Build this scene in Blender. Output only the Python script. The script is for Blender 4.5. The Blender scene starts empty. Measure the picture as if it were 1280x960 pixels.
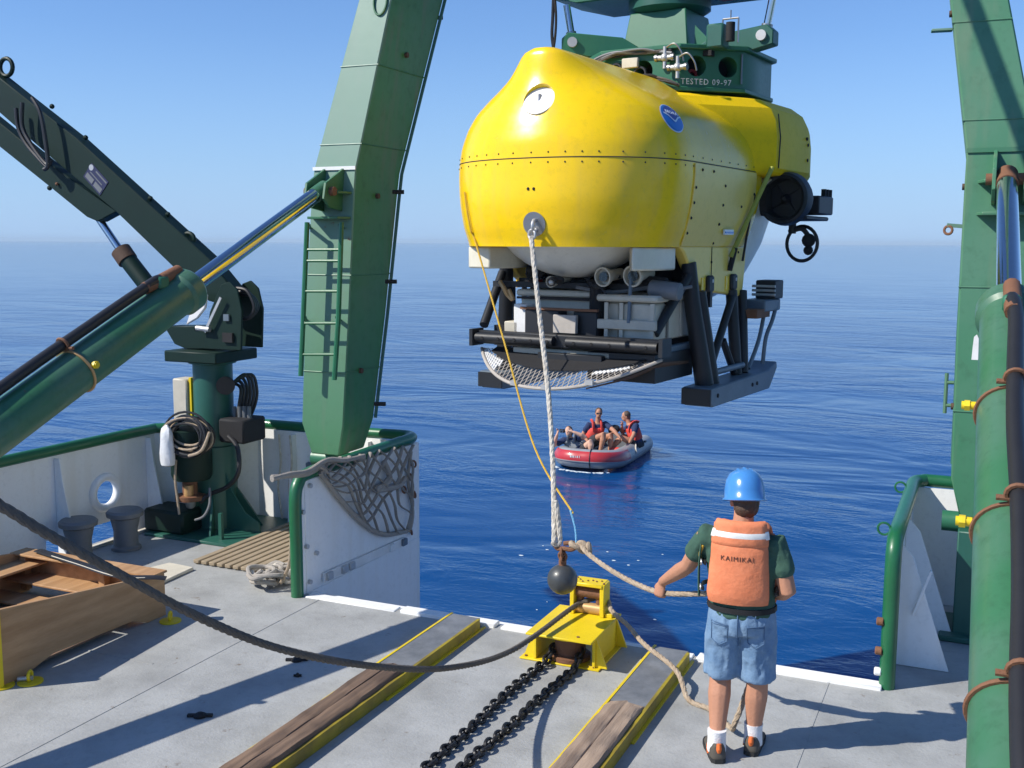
import bpy, bmesh, math, random
from mathutils import Vector as V3, Matrix
random.seed(7)
SCN = bpy.context.scene
COL = SCN.collection

# ------------------------------------------------------------------ camera, sky, sun, exposure
FOC, PITCH, YAW, ROLL, EYE = 1350.0, math.atan(177/1350.0), math.radians(23.97), math.radians(0.24), 3.2
def camera_axes():
    f = V3((-math.sin(YAW)*math.cos(PITCH), math.cos(YAW)*math.cos(PITCH), -math.sin(PITCH)))
    r0 = V3((math.cos(YAW), math.sin(YAW), 0)); u0 = r0.cross(f)
    return f, r0*math.cos(ROLL)+u0*math.sin(ROLL), u0*math.cos(ROLL)-r0*math.sin(ROLL)
CF, CR, CU = camera_axes()
cam_data = bpy.data.cameras.new('camera'); cam = bpy.data.objects.new('camera', cam_data); COL.objects.link(cam)
cam.matrix_world = Matrix(((CR.x, CU.x, -CF.x, 0), (CR.y, CU.y, -CF.y, 0), (CR.z, CU.z, -CF.z, EYE), (0, 0, 0, 1)))
cam_data.sensor_width = 36; cam_data.lens = 36*FOC/1280; cam_data.clip_end = 60000; cam_data.clip_start = 0.05
SCN.camera = cam
SUN_DIR = V3((-0.86, -0.73, 1.0)).normalized()
world = bpy.data.worlds.new('World'); SCN.world = world; world.use_nodes = True
nt = world.node_tree; bg = nt.nodes['Background']
sky = nt.nodes.new('ShaderNodeTexSky'); sky.sky_type = 'NISHITA'; sky.sun_disc = False
sky.sun_elevation = math.asin(SUN_DIR.z); sky.sun_rotation = math.atan2(SUN_DIR.x, SUN_DIR.y) % (2*math.pi)
sky.air_density = 1.0; sky.dust_density = 0.25; sky.ozone_density = 4.0
tint = nt.nodes.new('ShaderNodeMix'); tint.data_type = 'RGBA'; tint.blend_type = 'MULTIPLY'; tint.inputs[0].default_value = 1.0; tint.inputs[7].default_value = (0.72, 0.97, 1.32, 1)
nt.links.new(sky.outputs[0], tint.inputs[6])
tcw = nt.nodes.new('ShaderNodeTexCoord'); spw = nt.nodes.new('ShaderNodeSeparateXYZ'); nt.links.new(tcw.outputs['Generated'], spw.inputs[0])
rw = nt.nodes.new('ShaderNodeValToRGB'); rw.color_ramp.interpolation = 'B_SPLINE'        # marine haze low down, the same all round
for k, (ps, val) in enumerate(((0.0, 0.9), (0.07, 0.55), (0.18, 0.12), (0.4, 0.0))):
    e = rw.color_ramp.elements[k] if k < 2 else rw.color_ramp.elements.new(ps)
    e.position = ps; e.color = (val, val, val, 1)
nt.links.new(spw.outputs[2], rw.inputs[0])
hz = nt.nodes.new('ShaderNodeMix'); hz.data_type = 'RGBA'; hz.inputs[7].default_value = (3.5, 5.3, 8.2, 1)
nt.links.new(rw.outputs[0], hz.inputs[0]); nt.links.new(tint.outputs[2], hz.inputs[6]); nt.links.new(hz.outputs[2], bg.inputs[0]); bg.inputs[1].default_value = 0.1
sun_data = bpy.data.lights.new('sun', 'SUN'); sun_data.energy = 5.0; sun_data.angle = math.radians(0.53); sun_data.color = (1, 0.94, 0.84)
sun = bpy.data.objects.new('sun', sun_data); COL.objects.link(sun); sun.location = (-20, -15, 30)
sun.rotation_euler = (-SUN_DIR).to_track_quat('-Z', 'Y').to_euler()
SCN.view_settings.view_transform = 'Standard'; SCN.view_settings.look = 'None'
SCN.view_settings.exposure = 0.22; SCN.view_settings.gamma = 1
SCN.render.engine = 'CYCLES'; SCN.cycles.max_bounces = 6; SCN.cycles.volume_bounces = 0

# survey helpers: a sight line meeting a known plane of the ship gives a real position on that plane
def ray(px, py): return (CF*FOC + CR*(px-640) + CU*(480-py)).normalized()
EYEP = V3((0, 0, EYE))
def hit(px, py, axis, val):
    d = ray(px, py); return EYEP + d*((val-EYEP[axis])/d[axis])
def onx(px, py, x): return hit(px, py, 0, x)
def ony(px, py, y): return hit(px, py, 1, y)
def onz(px, py, z=0.0): return hit(px, py, 2, z)

# ------------------------------------------------------------------ geometry helpers
def spline(pts, n=8):
    pts = [V3(p) for p in pts]; out = []
    for i in range(len(pts)-1):
        p0 = pts[max(i-1, 0)]; p1 = pts[i]; p2 = pts[i+1]; p3 = pts[min(i+2, len(pts)-1)]
        for k in range(n):
            t = k/n
            out.append(0.5*((2*p1)+(p2-p0)*t+(2*p0-5*p1+4*p2-p3)*t*t+(3*p1-p0-3*p2+p3)*t**3))
    out.append(pts[-1]); return out
def frame_of(d, up=None):
    d = V3(d).normalized(); up = V3(up) if up else (V3((0, 0, 1)) if abs(d.z) < 0.95 else V3((1, 0, 0)))
    a = up.cross(d)
    if a.length < 1e-6: a = V3((1, 0, 0)).cross(d)
    a.normalize(); return a, d.cross(a)
INV = {}
class G:
    def __init__(s): s.v = []; s.f = []
    def add(s, vs, fs):
        b = len(s.v); s.v += [tuple(v) for v in vs]; s.f += [tuple(b+i for i in f) for f in fs]; return s
    def box(s, c, size, R=None):
        c = V3(c); hx, hy, hz = [q/2 for q in size]
        vs = [V3((x, y, z)) for x in (-hx, hx) for y in (-hy, hy) for z in (-hz, hz)]
        if R: vs = [R @ v for v in vs]
        return s.add([c+v for v in vs], [(0, 1, 3, 2), (4, 6, 7, 5), (0, 4, 5, 1), (2, 3, 7, 6), (0, 2, 6, 4), (1, 5, 7, 3)])
    def bx(s, x0, x1, y0, y1, z0, z1): return s.box(((x0+x1)/2, (y0+y1)/2, (z0+z1)/2), (abs(x1-x0), abs(y1-y0), abs(z1-z0)))
    def beam(s, p0, p1, w, h, up=None):
        p0 = V3(p0); p1 = V3(p1); a, b = frame_of(p1-p0, up); r = []
        for p in (p0, p1): r.append([p+a*x*w/2+b*y*h/2 for x, y in ((-1, -1), (1, -1), (1, 1), (-1, 1))])
        return s.loft(r)
    def loft(s, rings, caps=True, closed=True):
        n = len(rings[0]); b = len(s.v)
        for r in rings: s.v += [tuple(p) for p in r]
        for i in range(len(rings)-1):
            for k in range(n if closed else n-1):
                q = (k+1) % n
                s.f.append((b+i*n+k, b+i*n+q, b+(i+1)*n+q, b+(i+1)*n+k))
        if caps:
            s.f.append(tuple(b+k for k in range(n))); s.f.append(tuple(b+(len(rings)-1)*n+k for k in range(n)))
        return s
    def tube(s, path, r, seg=8, caps=True, ell=None, up=None):
        path = [V3(p) for p in path]; n = len(path); rings = []
        rr = r if isinstance(r, (list, tuple)) else [r]*n
        if len(rr) != n: rr = [rr[0]+(rr[-1]-rr[0])*i/(n-1) for i in range(n)]
        d = path[1]-path[0]; a, b = frame_of(d, up)
        for i, p in enumerate(path):
            t = (path[min(i+1, n-1)]-path[max(i-1, 0)])
            if t.length < 1e-9: t = d
            t.normalize(); a = a-t*a.dot(t); a.normalize(); b = t.cross(a)
            ea, eb = (1, 1) if not ell else ell
            rings.append([p+(a*math.cos(2*math.pi*k/seg)*ea+b*math.sin(2*math.pi*k/seg)*eb)*rr[i] for k in range(seg)])
        return s.loft(rings, caps)
    def strands(s, path, r, n=3, pitch=7.0, seg=6):
        """laid rope: n strands twisted round the path"""
        P = [V3(p) for p in path]; D = [0.0]
        for i in range(1, len(P)): D.append(D[-1]+(P[i]-P[i-1]).length)
        st = r*pitch/7.0; m = int(D[-1]/st)+1; Q = []; j = 0
        for i in range(m+1):
            d = D[-1]*i/m
            while j < len(D)-2 and D[j+1] < d: j += 1
            Q.append(P[j].lerp(P[j+1], (d-D[j])/max(D[j+1]-D[j], 1e-9)))
        t = (Q[1]-Q[0]).normalized(); a, b = frame_of(t); O = [[] for _ in range(n)]
        for i, q in enumerate(Q):
            t = (Q[min(i+1, m)]-Q[max(i-1, 0)]).normalized(); a = (a-t*a.dot(t)).normalized(); b = t.cross(a)
            for k in range(n):
                th = 2*math.pi*(k/n+i/7.0); O[k].append(q+(a*math.cos(th)+b*math.sin(th))*r*0.3)
        for o_ in O: s.tube(o_, r*0.72, seg)
        return s
    def limb(s, path, r, seg=10):
        path = [V3(p) for p in path]; r = list(r)
        d0 = (path[1]-path[0]).normalized(); d1 = (path[-1]-path[-2]).normalized()
        P = [path[0]-d0*r[0]*0.8, path[0]-d0*r[0]*0.45]+path+[path[-1]+d1*r[-1]*0.45, path[-1]+d1*r[-1]*0.8]
        return s.tube(P, [r[0]*0.3, r[0]*0.8]+r+[r[-1]*0.8, r[-1]*0.3], seg)
    def cyl(s, p0, p1, r, seg=14, r2=None): return s.tube([p0, p1], [r, r if r2 is None else r2], seg)
    def lathe(s, prof, o, axis=(0, 0, 1), seg=20):
        o = V3(o); ax = V3(axis).normalized(); a, b = frame_of(ax)
        return s.loft([[o+ax*z+(a*math.cos(2*math.pi*k/seg)+b*math.sin(2*math.pi*k/seg))*max(r, 1e-4) for k in range(seg)] for r, z in prof])
    def prism(s, poly, vec):
        vec = V3(vec); return s.loft([[V3(p) for p in poly], [V3(p)+vec for p in poly]])
    def sph(s, c, r, sc=(1, 1, 1), seg=12, R=None):
        c = V3(c); rings = []; m = max(4, seg//2)
        for i in range(m+1):
            t = math.pi*(0.02+0.96*i/m); ring = []
            for k in range(seg):
                v = V3((math.sin(t)*math.cos(2*math.pi*k/seg)*sc[0], math.sin(t)*math.sin(2*math.pi*k/seg)*sc[1], math.cos(t)*sc[2]))*r
                if R: v = R @ v
                ring.append(c+v)
            rings.append(ring)
        return s.loft(rings)
    def torus(s, c, R, r, normal=(0, 0, 1), seg=20, ts=8, arc=(0, 1), stretch=(1, 1), up=None):
        c = V3(c); a, b = frame_of(normal, up); full = abs(arc[1]-arc[0]) > 0.999
        n = seg if full else seg+1; rings = []
        nn = V3(normal).normalized()
        for i in range(n):
            t = 2*math.pi*(arc[0]+(arc[1]-arc[0])*i/seg)
            o = a*math.cos(t)+b*math.sin(t); ctr = c+a*math.cos(t)*R*stretch[0]+b*math.sin(t)*R*stretch[1]
            rings.append([ctr+(o*math.cos(2*math.pi*k/ts)+nn*math.sin(2*math.pi*k/ts))*r for k in range(ts)])
        if full: rings.append(rings[0])
        return s.loft(rings, caps=not full)
    def mesh(s, name, xf=None, smooth=True, angle=38):
        me = bpy.data.meshes.new(name)
        vs = [tuple(xf @ V3(v)) for v in s.v] if xf else s.v
        me.from_pydata(vs, [], s.f)
        bm = bmesh.new(); bm.from_mesh(me); bmesh.ops.remove_doubles(bm, verts=bm.verts, dist=1e-5)
        bmesh.ops.recalc_face_normals(bm, faces=bm.faces); bm.to_mesh(me); bm.free()
        if smooth:
            me.polygons.foreach_set('use_smooth', [True]*len(me.polygons)); me.set_sharp_from_angle(angle=math.radians(angle))
        return me
    def obj(s, name, mat, parent=None, world=True, bevel=0.0, label=None, kind=None, smooth=True, angle=38, seg=1):
        xf = INV.get(parent.name) if (parent and world) else None
        me = s.mesh(name, xf, smooth, angle); me.materials.append(mat)
        return link(name, me, parent, bevel, label, kind, seg)
def link(name, me, parent=None, bevel=0.0, label=None, kind=None, seg=1, loc=None, rot=None):
    o = bpy.data.objects.new(name, me); COL.objects.link(o)
    if parent: o.parent = parent; INV[o.name] = INV.get(parent.name, Matrix())
    if loc is not None: o.location = loc
    if rot is not None: o.rotation_euler = rot
    if bevel:
        m = o.modifiers.new('bevel', 'BEVEL'); m.width = bevel; m.segments = seg; m.limit_method = 'ANGLE'; m.angle_limit = math.radians(40)
        m.harden_normals = False
    if label: o['label'] = label
    if kind: o['kind'] = kind
    return o
def thing(name, label, cat, loc=(0, 0, 0), rotz=0.0, group=None, scale=1.0):
    o = bpy.data.objects.new(name, None); COL.objects.link(o); o.empty_display_size = 0.2
    o.location = loc; o.rotation_euler = (0, 0, rotz); o.scale = (scale,)*3; tag(o, label, cat, group)
    INV[o.name] = (Matrix.Translation(loc) @ Matrix.Rotation(rotz, 4, 'Z') @ Matrix.Scale(scale, 4)).inverted()
    return o
def tag(o, label, cat, group=None):
    o['label'] = label; o['category'] = cat
    if group: o['group'] = group
    return o
def struct(o): o['kind'] = 'structure'; return o
def copy_part(o, parent, loc=None, rot=None):
    c = o.copy(); COL.objects.link(c); c.parent = parent; INV[c.name] = INV.get(parent.name, Matrix())
    if loc is not None: c.location = loc
    if rot is not None: c.rotation_euler = rot
    return c
def remeshed(g, voxel, smooth_iter=6, xf=None, fac=0.5, subdiv=0):
    """joins the closed pieces in g to ONE continuous skin"""
    me = bpy.data.meshes.new('skin'); vs = [tuple(xf @ V3(v)) for v in g.v] if xf else g.v
    me.from_pydata(vs, [], g.f)
    bm = bmesh.new(); bm.from_mesh(me); bmesh.ops.recalc_face_normals(bm, faces=bm.faces); bm.to_mesh(me); bm.free()
    o = bpy.data.objects.new('skin', me); COL.objects.link(o)
    m = o.modifiers.new('r', 'REMESH'); m.mode = 'VOXEL'; m.voxel_size = voxel
    if smooth_iter:
        m = o.modifiers.new('s', 'SMOOTH'); m.factor = fac; m.iterations = smooth_iter
    dg = bpy.context.evaluated_depsgraph_get(); dg.update()
    out = bpy.data.meshes.new_from_object(o.evaluated_get(dg)); bpy.data.objects.remove(o)
    out.polygons.foreach_set('use_smooth', [True]*len(out.polygons)); return out
def folds(me, amp, fx, fz, seed=0.0):
    """cloth creases: shifts the skin along its normals by stretched noise"""
    from mathutils import noise
    for v in me.vertices:
        c = v.co; q = noise.noise(V3((c.x*fx+seed, c.y*fx, c.z*fz+c.x*5)))+0.5*noise.noise(V3((c.x*fx*2.3, c.y*fx*2.3+seed, c.z*fz*2.1)))
        r_ = 1-abs(q)*2.2
        v.co = c+v.normal*amp*(q+0.5*max(r_, 0)**2)
    me.update()
def text_geo(txt, size):
    cu = bpy.data.curves.new('txt', 'FONT'); cu.body = txt; cu.size = size; cu.align_x = 'CENTER'; cu.align_y = 'CENTER'; cu.extrude = 0.001; cu.resolution_u = 2; cu.space_character = 1.18
    o = bpy.data.objects.new('txt', cu); COL.objects.link(o)
    dg = bpy.context.evaluated_depsgraph_get(); dg.update()
    me = bpy.data.meshes.new_from_object(o.evaluated_get(dg)); bpy.data.objects.remove(o)
    vs = [tuple(v.co) for v in me.vertices]; fs = [tuple(p.vertices) for p in me.polygons]; bpy.data.meshes.remove(me)
    return vs, fs

# ------------------------------------------------------------------ materials
MATS = {}
def mat(name, col, rough=0.5, metal=0.0, coat=0.0, col2=None, scale=4.0, amt=0.5, bump=0.0, bscale=30.0, rust=0.0, rustcol=(0.16, 0.055, 0.02), stretch=(1, 1, 1), spec=0.5, streak=None, lit_fade=None, contrast=(0.35, 0.65), rscale=3.0, speck=0.25):
    m = bpy.data.materials.new(name); m.use_nodes = True; t = m.node_tree; N = t.nodes; L = t.links
    p = N['Principled BSDF']; p.inputs['Roughness'].default_value = rough; p.inputs['Metallic'].default_value = metal
    p.inputs['Coat Weight'].default_value = coat; p.inputs['Coat Roughness'].default_value = 0.06
    p.inputs['Specular IOR Level'].default_value = spec
    tc = N.new('ShaderNodeTexCoord'); mp = N.new('ShaderNodeMapping'); L.new(tc.outputs['Object'], mp.inputs[0]); mp.inputs['Scale'].default_value = stretch
    def noise(sc, det=6, rg=0.6, src=mp):
        n = N.new('ShaderNodeTexNoise'); n.inputs['Scale'].default_value = sc; n.inputs['Detail'].default_value = det; n.inputs['Roughness'].default_value = rg
        L.new(src.outputs[0], n.inputs[0]); return n.outputs[0]
    def ramp(src, a, b):
        r = N.new('ShaderNodeMapRange'); r.inputs[1].default_value = a; r.inputs[2].default_value = b; L.new(src, r.inputs[0]); return r.outputs[0]
    def mix(f, a, b):
        x = N.new('ShaderNodeMix'); x.data_type = 'RGBA'
        L.new(f, x.inputs[0])
        for i, q in ((6, a), (7, b)):
            if isinstance(q, (tuple, list)): x.inputs[i].default_value = (*q[:3], 1)
            else: L.new(q, x.inputs[i])
        return x.outputs[2]
    def scaled(f, k):
        x = N.new('ShaderNodeMath'); x.operation = 'MULTIPLY'; x.inputs[1].default_value = k; L.new(f, x.inputs[0]); return x.outputs[0]
    c2 = col2 or tuple(q*0.72 for q in col)
    cur = mix(scaled(ramp(noise(scale), *contrast), amt if not col2 else 1.0), col, c2)
    fine = noise(scale*9, 4, 0.7)
    cur = mix(scaled(ramp(fine, 0.52, 0.75), speck), cur, tuple(q*0.55 for q in col))
    if streak:
        mp2 = N.new('ShaderNodeMapping'); L.new(tc.outputs['Object'], mp2.inputs[0]); mp2.inputs['Scale'].default_value = (7, 7, 0.35)
        cur = mix(scaled(ramp(noise(1.0, 4, 0.5, mp2), 0.5, 0.72), 0.75), cur, streak)
    if lit_fade:                                       # bleaching towards the top, and front faces painted lighter than the shaded sides
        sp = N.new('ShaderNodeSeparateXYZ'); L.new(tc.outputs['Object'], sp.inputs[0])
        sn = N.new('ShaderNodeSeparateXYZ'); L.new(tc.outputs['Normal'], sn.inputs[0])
        ff = N.new('ShaderNodeMath'); ff.operation = 'MULTIPLY'; L.new(ramp(sp.outputs[2], lit_fade[0], lit_fade[1]), ff.inputs[0]); L.new(ramp(sn.outputs[1], -0.3, -0.8), ff.inputs[1])
        cur = mix(scaled(ff.outputs[0], lit_fade[2]), cur, lit_fade[3])
    if rust:
        a = noise(rscale, 8, 0.75); cur = mix(ramp(a, 0.75-rust*0.5, 0.8-rust*0.48), cur, rustcol)
    L.new(cur, p.inputs['Base Color'])
    rr = N.new('ShaderNodeMapRange'); rr.inputs[3].default_value = max(rough-0.08, 0.02); rr.inputs[4].default_value = min(rough+0.12, 1); L.new(fine, rr.inputs[0]); L.new(rr.outputs[0], p.inputs['Roughness'])
    if bump:
        b = N.new('ShaderNodeBump'); b.inputs['Strength'].default_value = bump; b.inputs['Distance'].default_value = 0.01
        L.new(noise(bscale, 5, 0.6), b.inputs['Height']); L.new(b.outputs[0], p.inputs['Normal'])
    MATS[name] = m; return m
M_yellow = mat('yellow_gelcoat', (0.92, 0.61, 0.003), 0.22, speck=0.35, coat=0.15, spec=0.4, col2=(0.88, 0.56, 0.004), scale=1.6, bump=0.05, bscale=2.2, streak=(0.8, 0.52, 0.03))
M_cream = mat('cream_fairing', (0.74, 0.7, 0.56), 0.35, coat=0.3, scale=2)
M_white = mat('white_hull_paint', (0.84, 0.85, 0.84), 0.42, scale=2.5, amt=0.12, rust=0.12, rscale=5, streak=(0.76, 0.75, 0.71), bump=0.12, bscale=2.5)
M_sphere = mat('white_pressure_hull', (0.75, 0.75, 0.7), 0.3, coat=0.3, scale=2, amt=0.2)
M_railgreen = mat('rail_green', (0.012, 0.13, 0.05), 0.38, coat=0.2, scale=6, rust=0.1, bump=0.08, bscale=14)
M_leg = mat('faded_lit_front_green_paint', (0.034, 0.18, 0.06), 0.45, col2=(0.05, 0.17, 0.075), scale=0.9, streak=(0.1, 0.15, 0.09), lit_fade=(0.4, 4.2, 0.82, (0.19, 0.3, 0.245)), rust=0.22, speck=0.5, bump=0.15, bscale=3, rscale=2.2)
M_leg2 = mat('green_frame_paint', (0.045, 0.18, 0.09), 0.45, col2=(0.075, 0.2, 0.12), scale=0.9, streak=(0.12, 0.2, 0.12), rust=0.22, speck=0.5, bump=0.15, bscale=3, rscale=2.2)
M_grimyshade = mat('grimy_shaded_yellow', (0.4, 0.31, 0.012), 0.6, scale=3, col2=(0.2, 0.15, 0.02), bump=0.2, bscale=15)  # yellow paint darkened to carry the shade of the channel side, plus grime
M_ramgreen = mat('ram_green', (0.034, 0.145, 0.065), 0.42, col2=(0.07, 0.16, 0.105), scale=1.6, coat=0.1, speck=0.5, rust=0.2, rscale=5)
M_crane = mat('crane_dark_green', (0.005, 0.022, 0.016), 0.5, spec=0.25, scale=3, rust=0.14)
M_crane2 = mat('crane_column_green', (0.022, 0.11, 0.082), 0.42, scale=2.5, rust=0.08)
M_headgreen = mat('docking_head_green', (0.028, 0.15, 0.08), 0.4, scale=2.5, amt=0.4, rust=0.06)
M_chrome = mat('chrome_rod', (0.62, 0.62, 0.62), 0.12, metal=1.0, scale=3, amt=0.2)
M_steel = mat('grey_steel', (0.42, 0.42, 0.42), 0.35, metal=0.9, scale=8)
M_galv = mat('galvanised', (0.55, 0.55, 0.54), 0.45, metal=0.6, scale=12)
M_rust = mat('rusty_steel', (0.2, 0.09, 0.045), 0.75, scale=9, bump=0.5, bscale=60)
M_rustdk = mat('dark_rusty_steel', (0.09, 0.05, 0.03), 0.75, scale=9, bump=0.5, bscale=60)
M_black = mat('black_rubber', (0.018, 0.018, 0.02), 0.45, scale=9)
M_blackpaint = mat('black_frame_paint', (0.012, 0.014, 0.018), 0.5, scale=5, rust=0.1)
M_bluegrey = mat('blue_grey_steel', (0.13, 0.17, 0.21), 0.45, scale=5)
M_yellowpaint = mat('yellow_deck_paint', (0.78, 0.58, 0.012), 0.42, scale=5, amt=0.35, rust=0.14, bump=0.2, bscale=20, rscale=6)
M_timber2 = mat('pale_split_timber', (0.36, 0.27, 0.2), 0.85, col2=(0.2, 0.14, 0.1), scale=1.6, stretch=(9, 0.8, 9), bump=0.7, bscale=5)
M_timber = mat('weathered_timber', (0.2, 0.13, 0.085), 0.8, col2=(0.1, 0.065, 0.045), scale=2.2, stretch=(9, 0.7, 9), bump=0.6, bscale=5)
M_plywood = mat('plywood', (0.5, 0.3, 0.15), 0.6, col2=(0.36, 0.2, 0.09), scale=2.0, stretch=(6, 0.8, 6), bump=0.15, bscale=6)
M_plate = mat('dull_deck_plate', (0.16, 0.17, 0.18), 0.5, metal=0.3, scale=5, col2=(0.26, 0.27, 0.28))
M_board = mat('off_white_board', (0.62, 0.58, 0.48), 0.7, scale=5)
M_grate = mat('brown_grating', (0.34, 0.27, 0.18), 0.75, scale=5)
M_bollard = mat('bollard_grey', (0.16, 0.17, 0.18), 0.5, scale=5)
M_ropewhite = mat('white_rope', (0.68, 0.64, 0.56), 0.85, scale=18, col2=(0.5, 0.45, 0.37), bump=0.9, bscale=120)
M_ropetan = mat('tan_rope', (0.46, 0.37, 0.27), 0.85, scale=18, col2=(0.34, 0.26, 0.18), bump=0.9, bscale=120)
M_ropedark = mat('dark_rope', (0.115, 0.1, 0.085), 0.8, scale=14, bump=0.8, bscale=110)
M_ropeyellow = mat('yellow_rope', (0.72, 0.45, 0.05), 0.8, scale=30, bump=0.8, bscale=160)
M_ropeblue = mat('light_blue_rope', (0.2, 0.5, 0.75), 0.8, scale=30)
M_net = mat('grey_cargo_net', (0.36, 0.33, 0.29), 0.85, scale=12, bump=0.6, bscale=90)
M_ball = mat('float_grey', (0.055, 0.06, 0.062), 0.38, scale=6, coat=0.1, bump=0.15, bscale=25)
M_chain = mat('black_chain', (0.022, 0.022, 0.024), 0.42, metal=0.3, scale=20, rust=0.05)
M_skin = mat('tanned_skin', (0.48, 0.235, 0.145), 0.6, spec=0.3, bump=0.25, bscale=70, scale=9, amt=0.25)
M_skin2 = mat('pale_skin', (0.64, 0.38, 0.27), 0.6, spec=0.3, scale=9, amt=0.2)
M_hair = mat('brown_hair', (0.09, 0.055, 0.035), 0.6, scale=40, bump=0.6, bscale=120)
M_helmet = mat('blue_plastic', (0.06, 0.24, 0.58), 0.22, coat=0.4, scale=5, amt=0.15)
M_tee = mat('dark_green_cotton', (0.04, 0.1, 0.07), 0.9, scale=6, bump=1.0, bscale=13)
M_navy = mat('navy_cotton', (0.02, 0.035, 0.1), 0.9, scale=6, bump=0.3, bscale=18)
M_denim = mat('blue_denim', (0.12, 0.215, 0.35), 0.9, col2=(0.22, 0.33, 0.46), scale=6, contrast=(0.4, 0.75), bump=1.0, bscale=15)
M_orange = mat('orange_vest', (0.78, 0.25, 0.115), 0.8, scale=6, col2=(0.66, 0.19, 0.08), bump=1.0, bscale=11)
M_redvest = mat('red_vest', (0.72, 0.07, 0.05), 0.75, scale=5, bump=0.3, bscale=18)
M_reflect = mat('reflective_tape', (0.8, 0.8, 0.76), 0.35, scale=9, amt=0.2)
M_ink = mat('black_ink', (0.03, 0.025, 0.025), 0.8)
M_fadedink = mat('faded_ink', (0.1, 0.04, 0.03), 0.9)
M_paintwhite = mat('white_letter_paint', (0.8, 0.8, 0.78), 0.6)
M_sock = mat('white_sock', (0.78, 0.78, 0.78), 0.9, scale=30, bump=0.5, bscale=90)
M_shoe = mat('brown_shoe', (0.085, 0.075, 0.06), 0.75, scale=12)
M_shoeor = mat('orange_shoe_tab', (0.75, 0.16, 0.03), 0.7)
M_sole = mat('black_sole', (0.02, 0.02, 0.02), 0.7)
M_grey = mat('grey_hypalon', (0.3, 0.32, 0.33), 0.4, scale=4, coat=0.1)
M_red = mat('red_hypalon', (0.5, 0.035, 0.04), 0.32, scale=4, coat=0.25)
M_logoblue = mat('emblem_light_blue', (0.02, 0.2, 0.62), 0.3, coat=0.4, amt=0.1)
M_navyplate = mat('navy_plate', (0.015, 0.02, 0.075), 0.5)
M_logodark = mat('emblem_dark_blue', (0.03, 0.06, 0.3), 0.3, coat=0.4, amt=0.1)
M_logowhite = mat('emblem_white', (0.75, 0.82, 0.88), 0.3, coat=0.4, amt=0.1)
M_bag = mat('clear_plastic_bag', (0.72, 0.74, 0.76), 0.25, scale=12, bump=0.6, bscale=30)
M_beige = mat('beige_box', (0.56, 0.52, 0.42), 0.55, scale=6, rust=0.15)
M_mesh = mat('white_expanded_metal', (0.45, 0.41, 0.36), 0.6, scale=9, rust=0.1, rustcol=(0.4, 0.24, 0.14))
M_dark = mat('dark_interior', (0.012, 0.012, 0.014), 0.8)
M_lens = mat('lens_glass', (0.02, 0.03, 0.035), 0.08, coat=0.8)
M_brass = mat('brass_tan', (0.55, 0.34, 0.15), 0.4, metal=0.3, scale=6)
M_redplastic = mat('red_fitting', (0.6, 0.03, 0.03), 0.5)
M_foam = mat('white_foam', (0.7, 0.78, 0.82), 0.8, scale=20)

M_pale = mat('pale_cream_flank', (0.88, 0.64, 0.12), 0.32, coat=0.1, spec=0.4, col2=(0.86, 0.62, 0.13), scale=1.3)
M_saddle = mat('matt_yellow_fairing', (0.9, 0.6, 0.006), 0.5, spec=0.15, col2=(0.86, 0.56, 0.008), scale=1.6, speck=0.3)
M_straps = mat('olive_strap', (0.35, 0.36, 0.06), 0.7, scale=8)
M_denimdk = mat('dark_denim_stitch', (0.08, 0.15, 0.26), 0.9)
M_shortsdk = mat('dark_shorts', (0.035, 0.035, 0.04), 0.9)
M_greyvest = mat('grey_vest', (0.22, 0.24, 0.26), 0.8)
def deck_material():
    m = mat('grey_deck_paint', (0.375, 0.385, 0.38), 0.6, col2=(0.25, 0.255, 0.25), scale=1.9, contrast=(0.4, 0.75), bump=0.4, bscale=45, rust=0.26, rustcol=(0.19, 0.16, 0.13), rscale=6, speck=0.45)
    return m
M_deck = deck_material()
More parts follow.
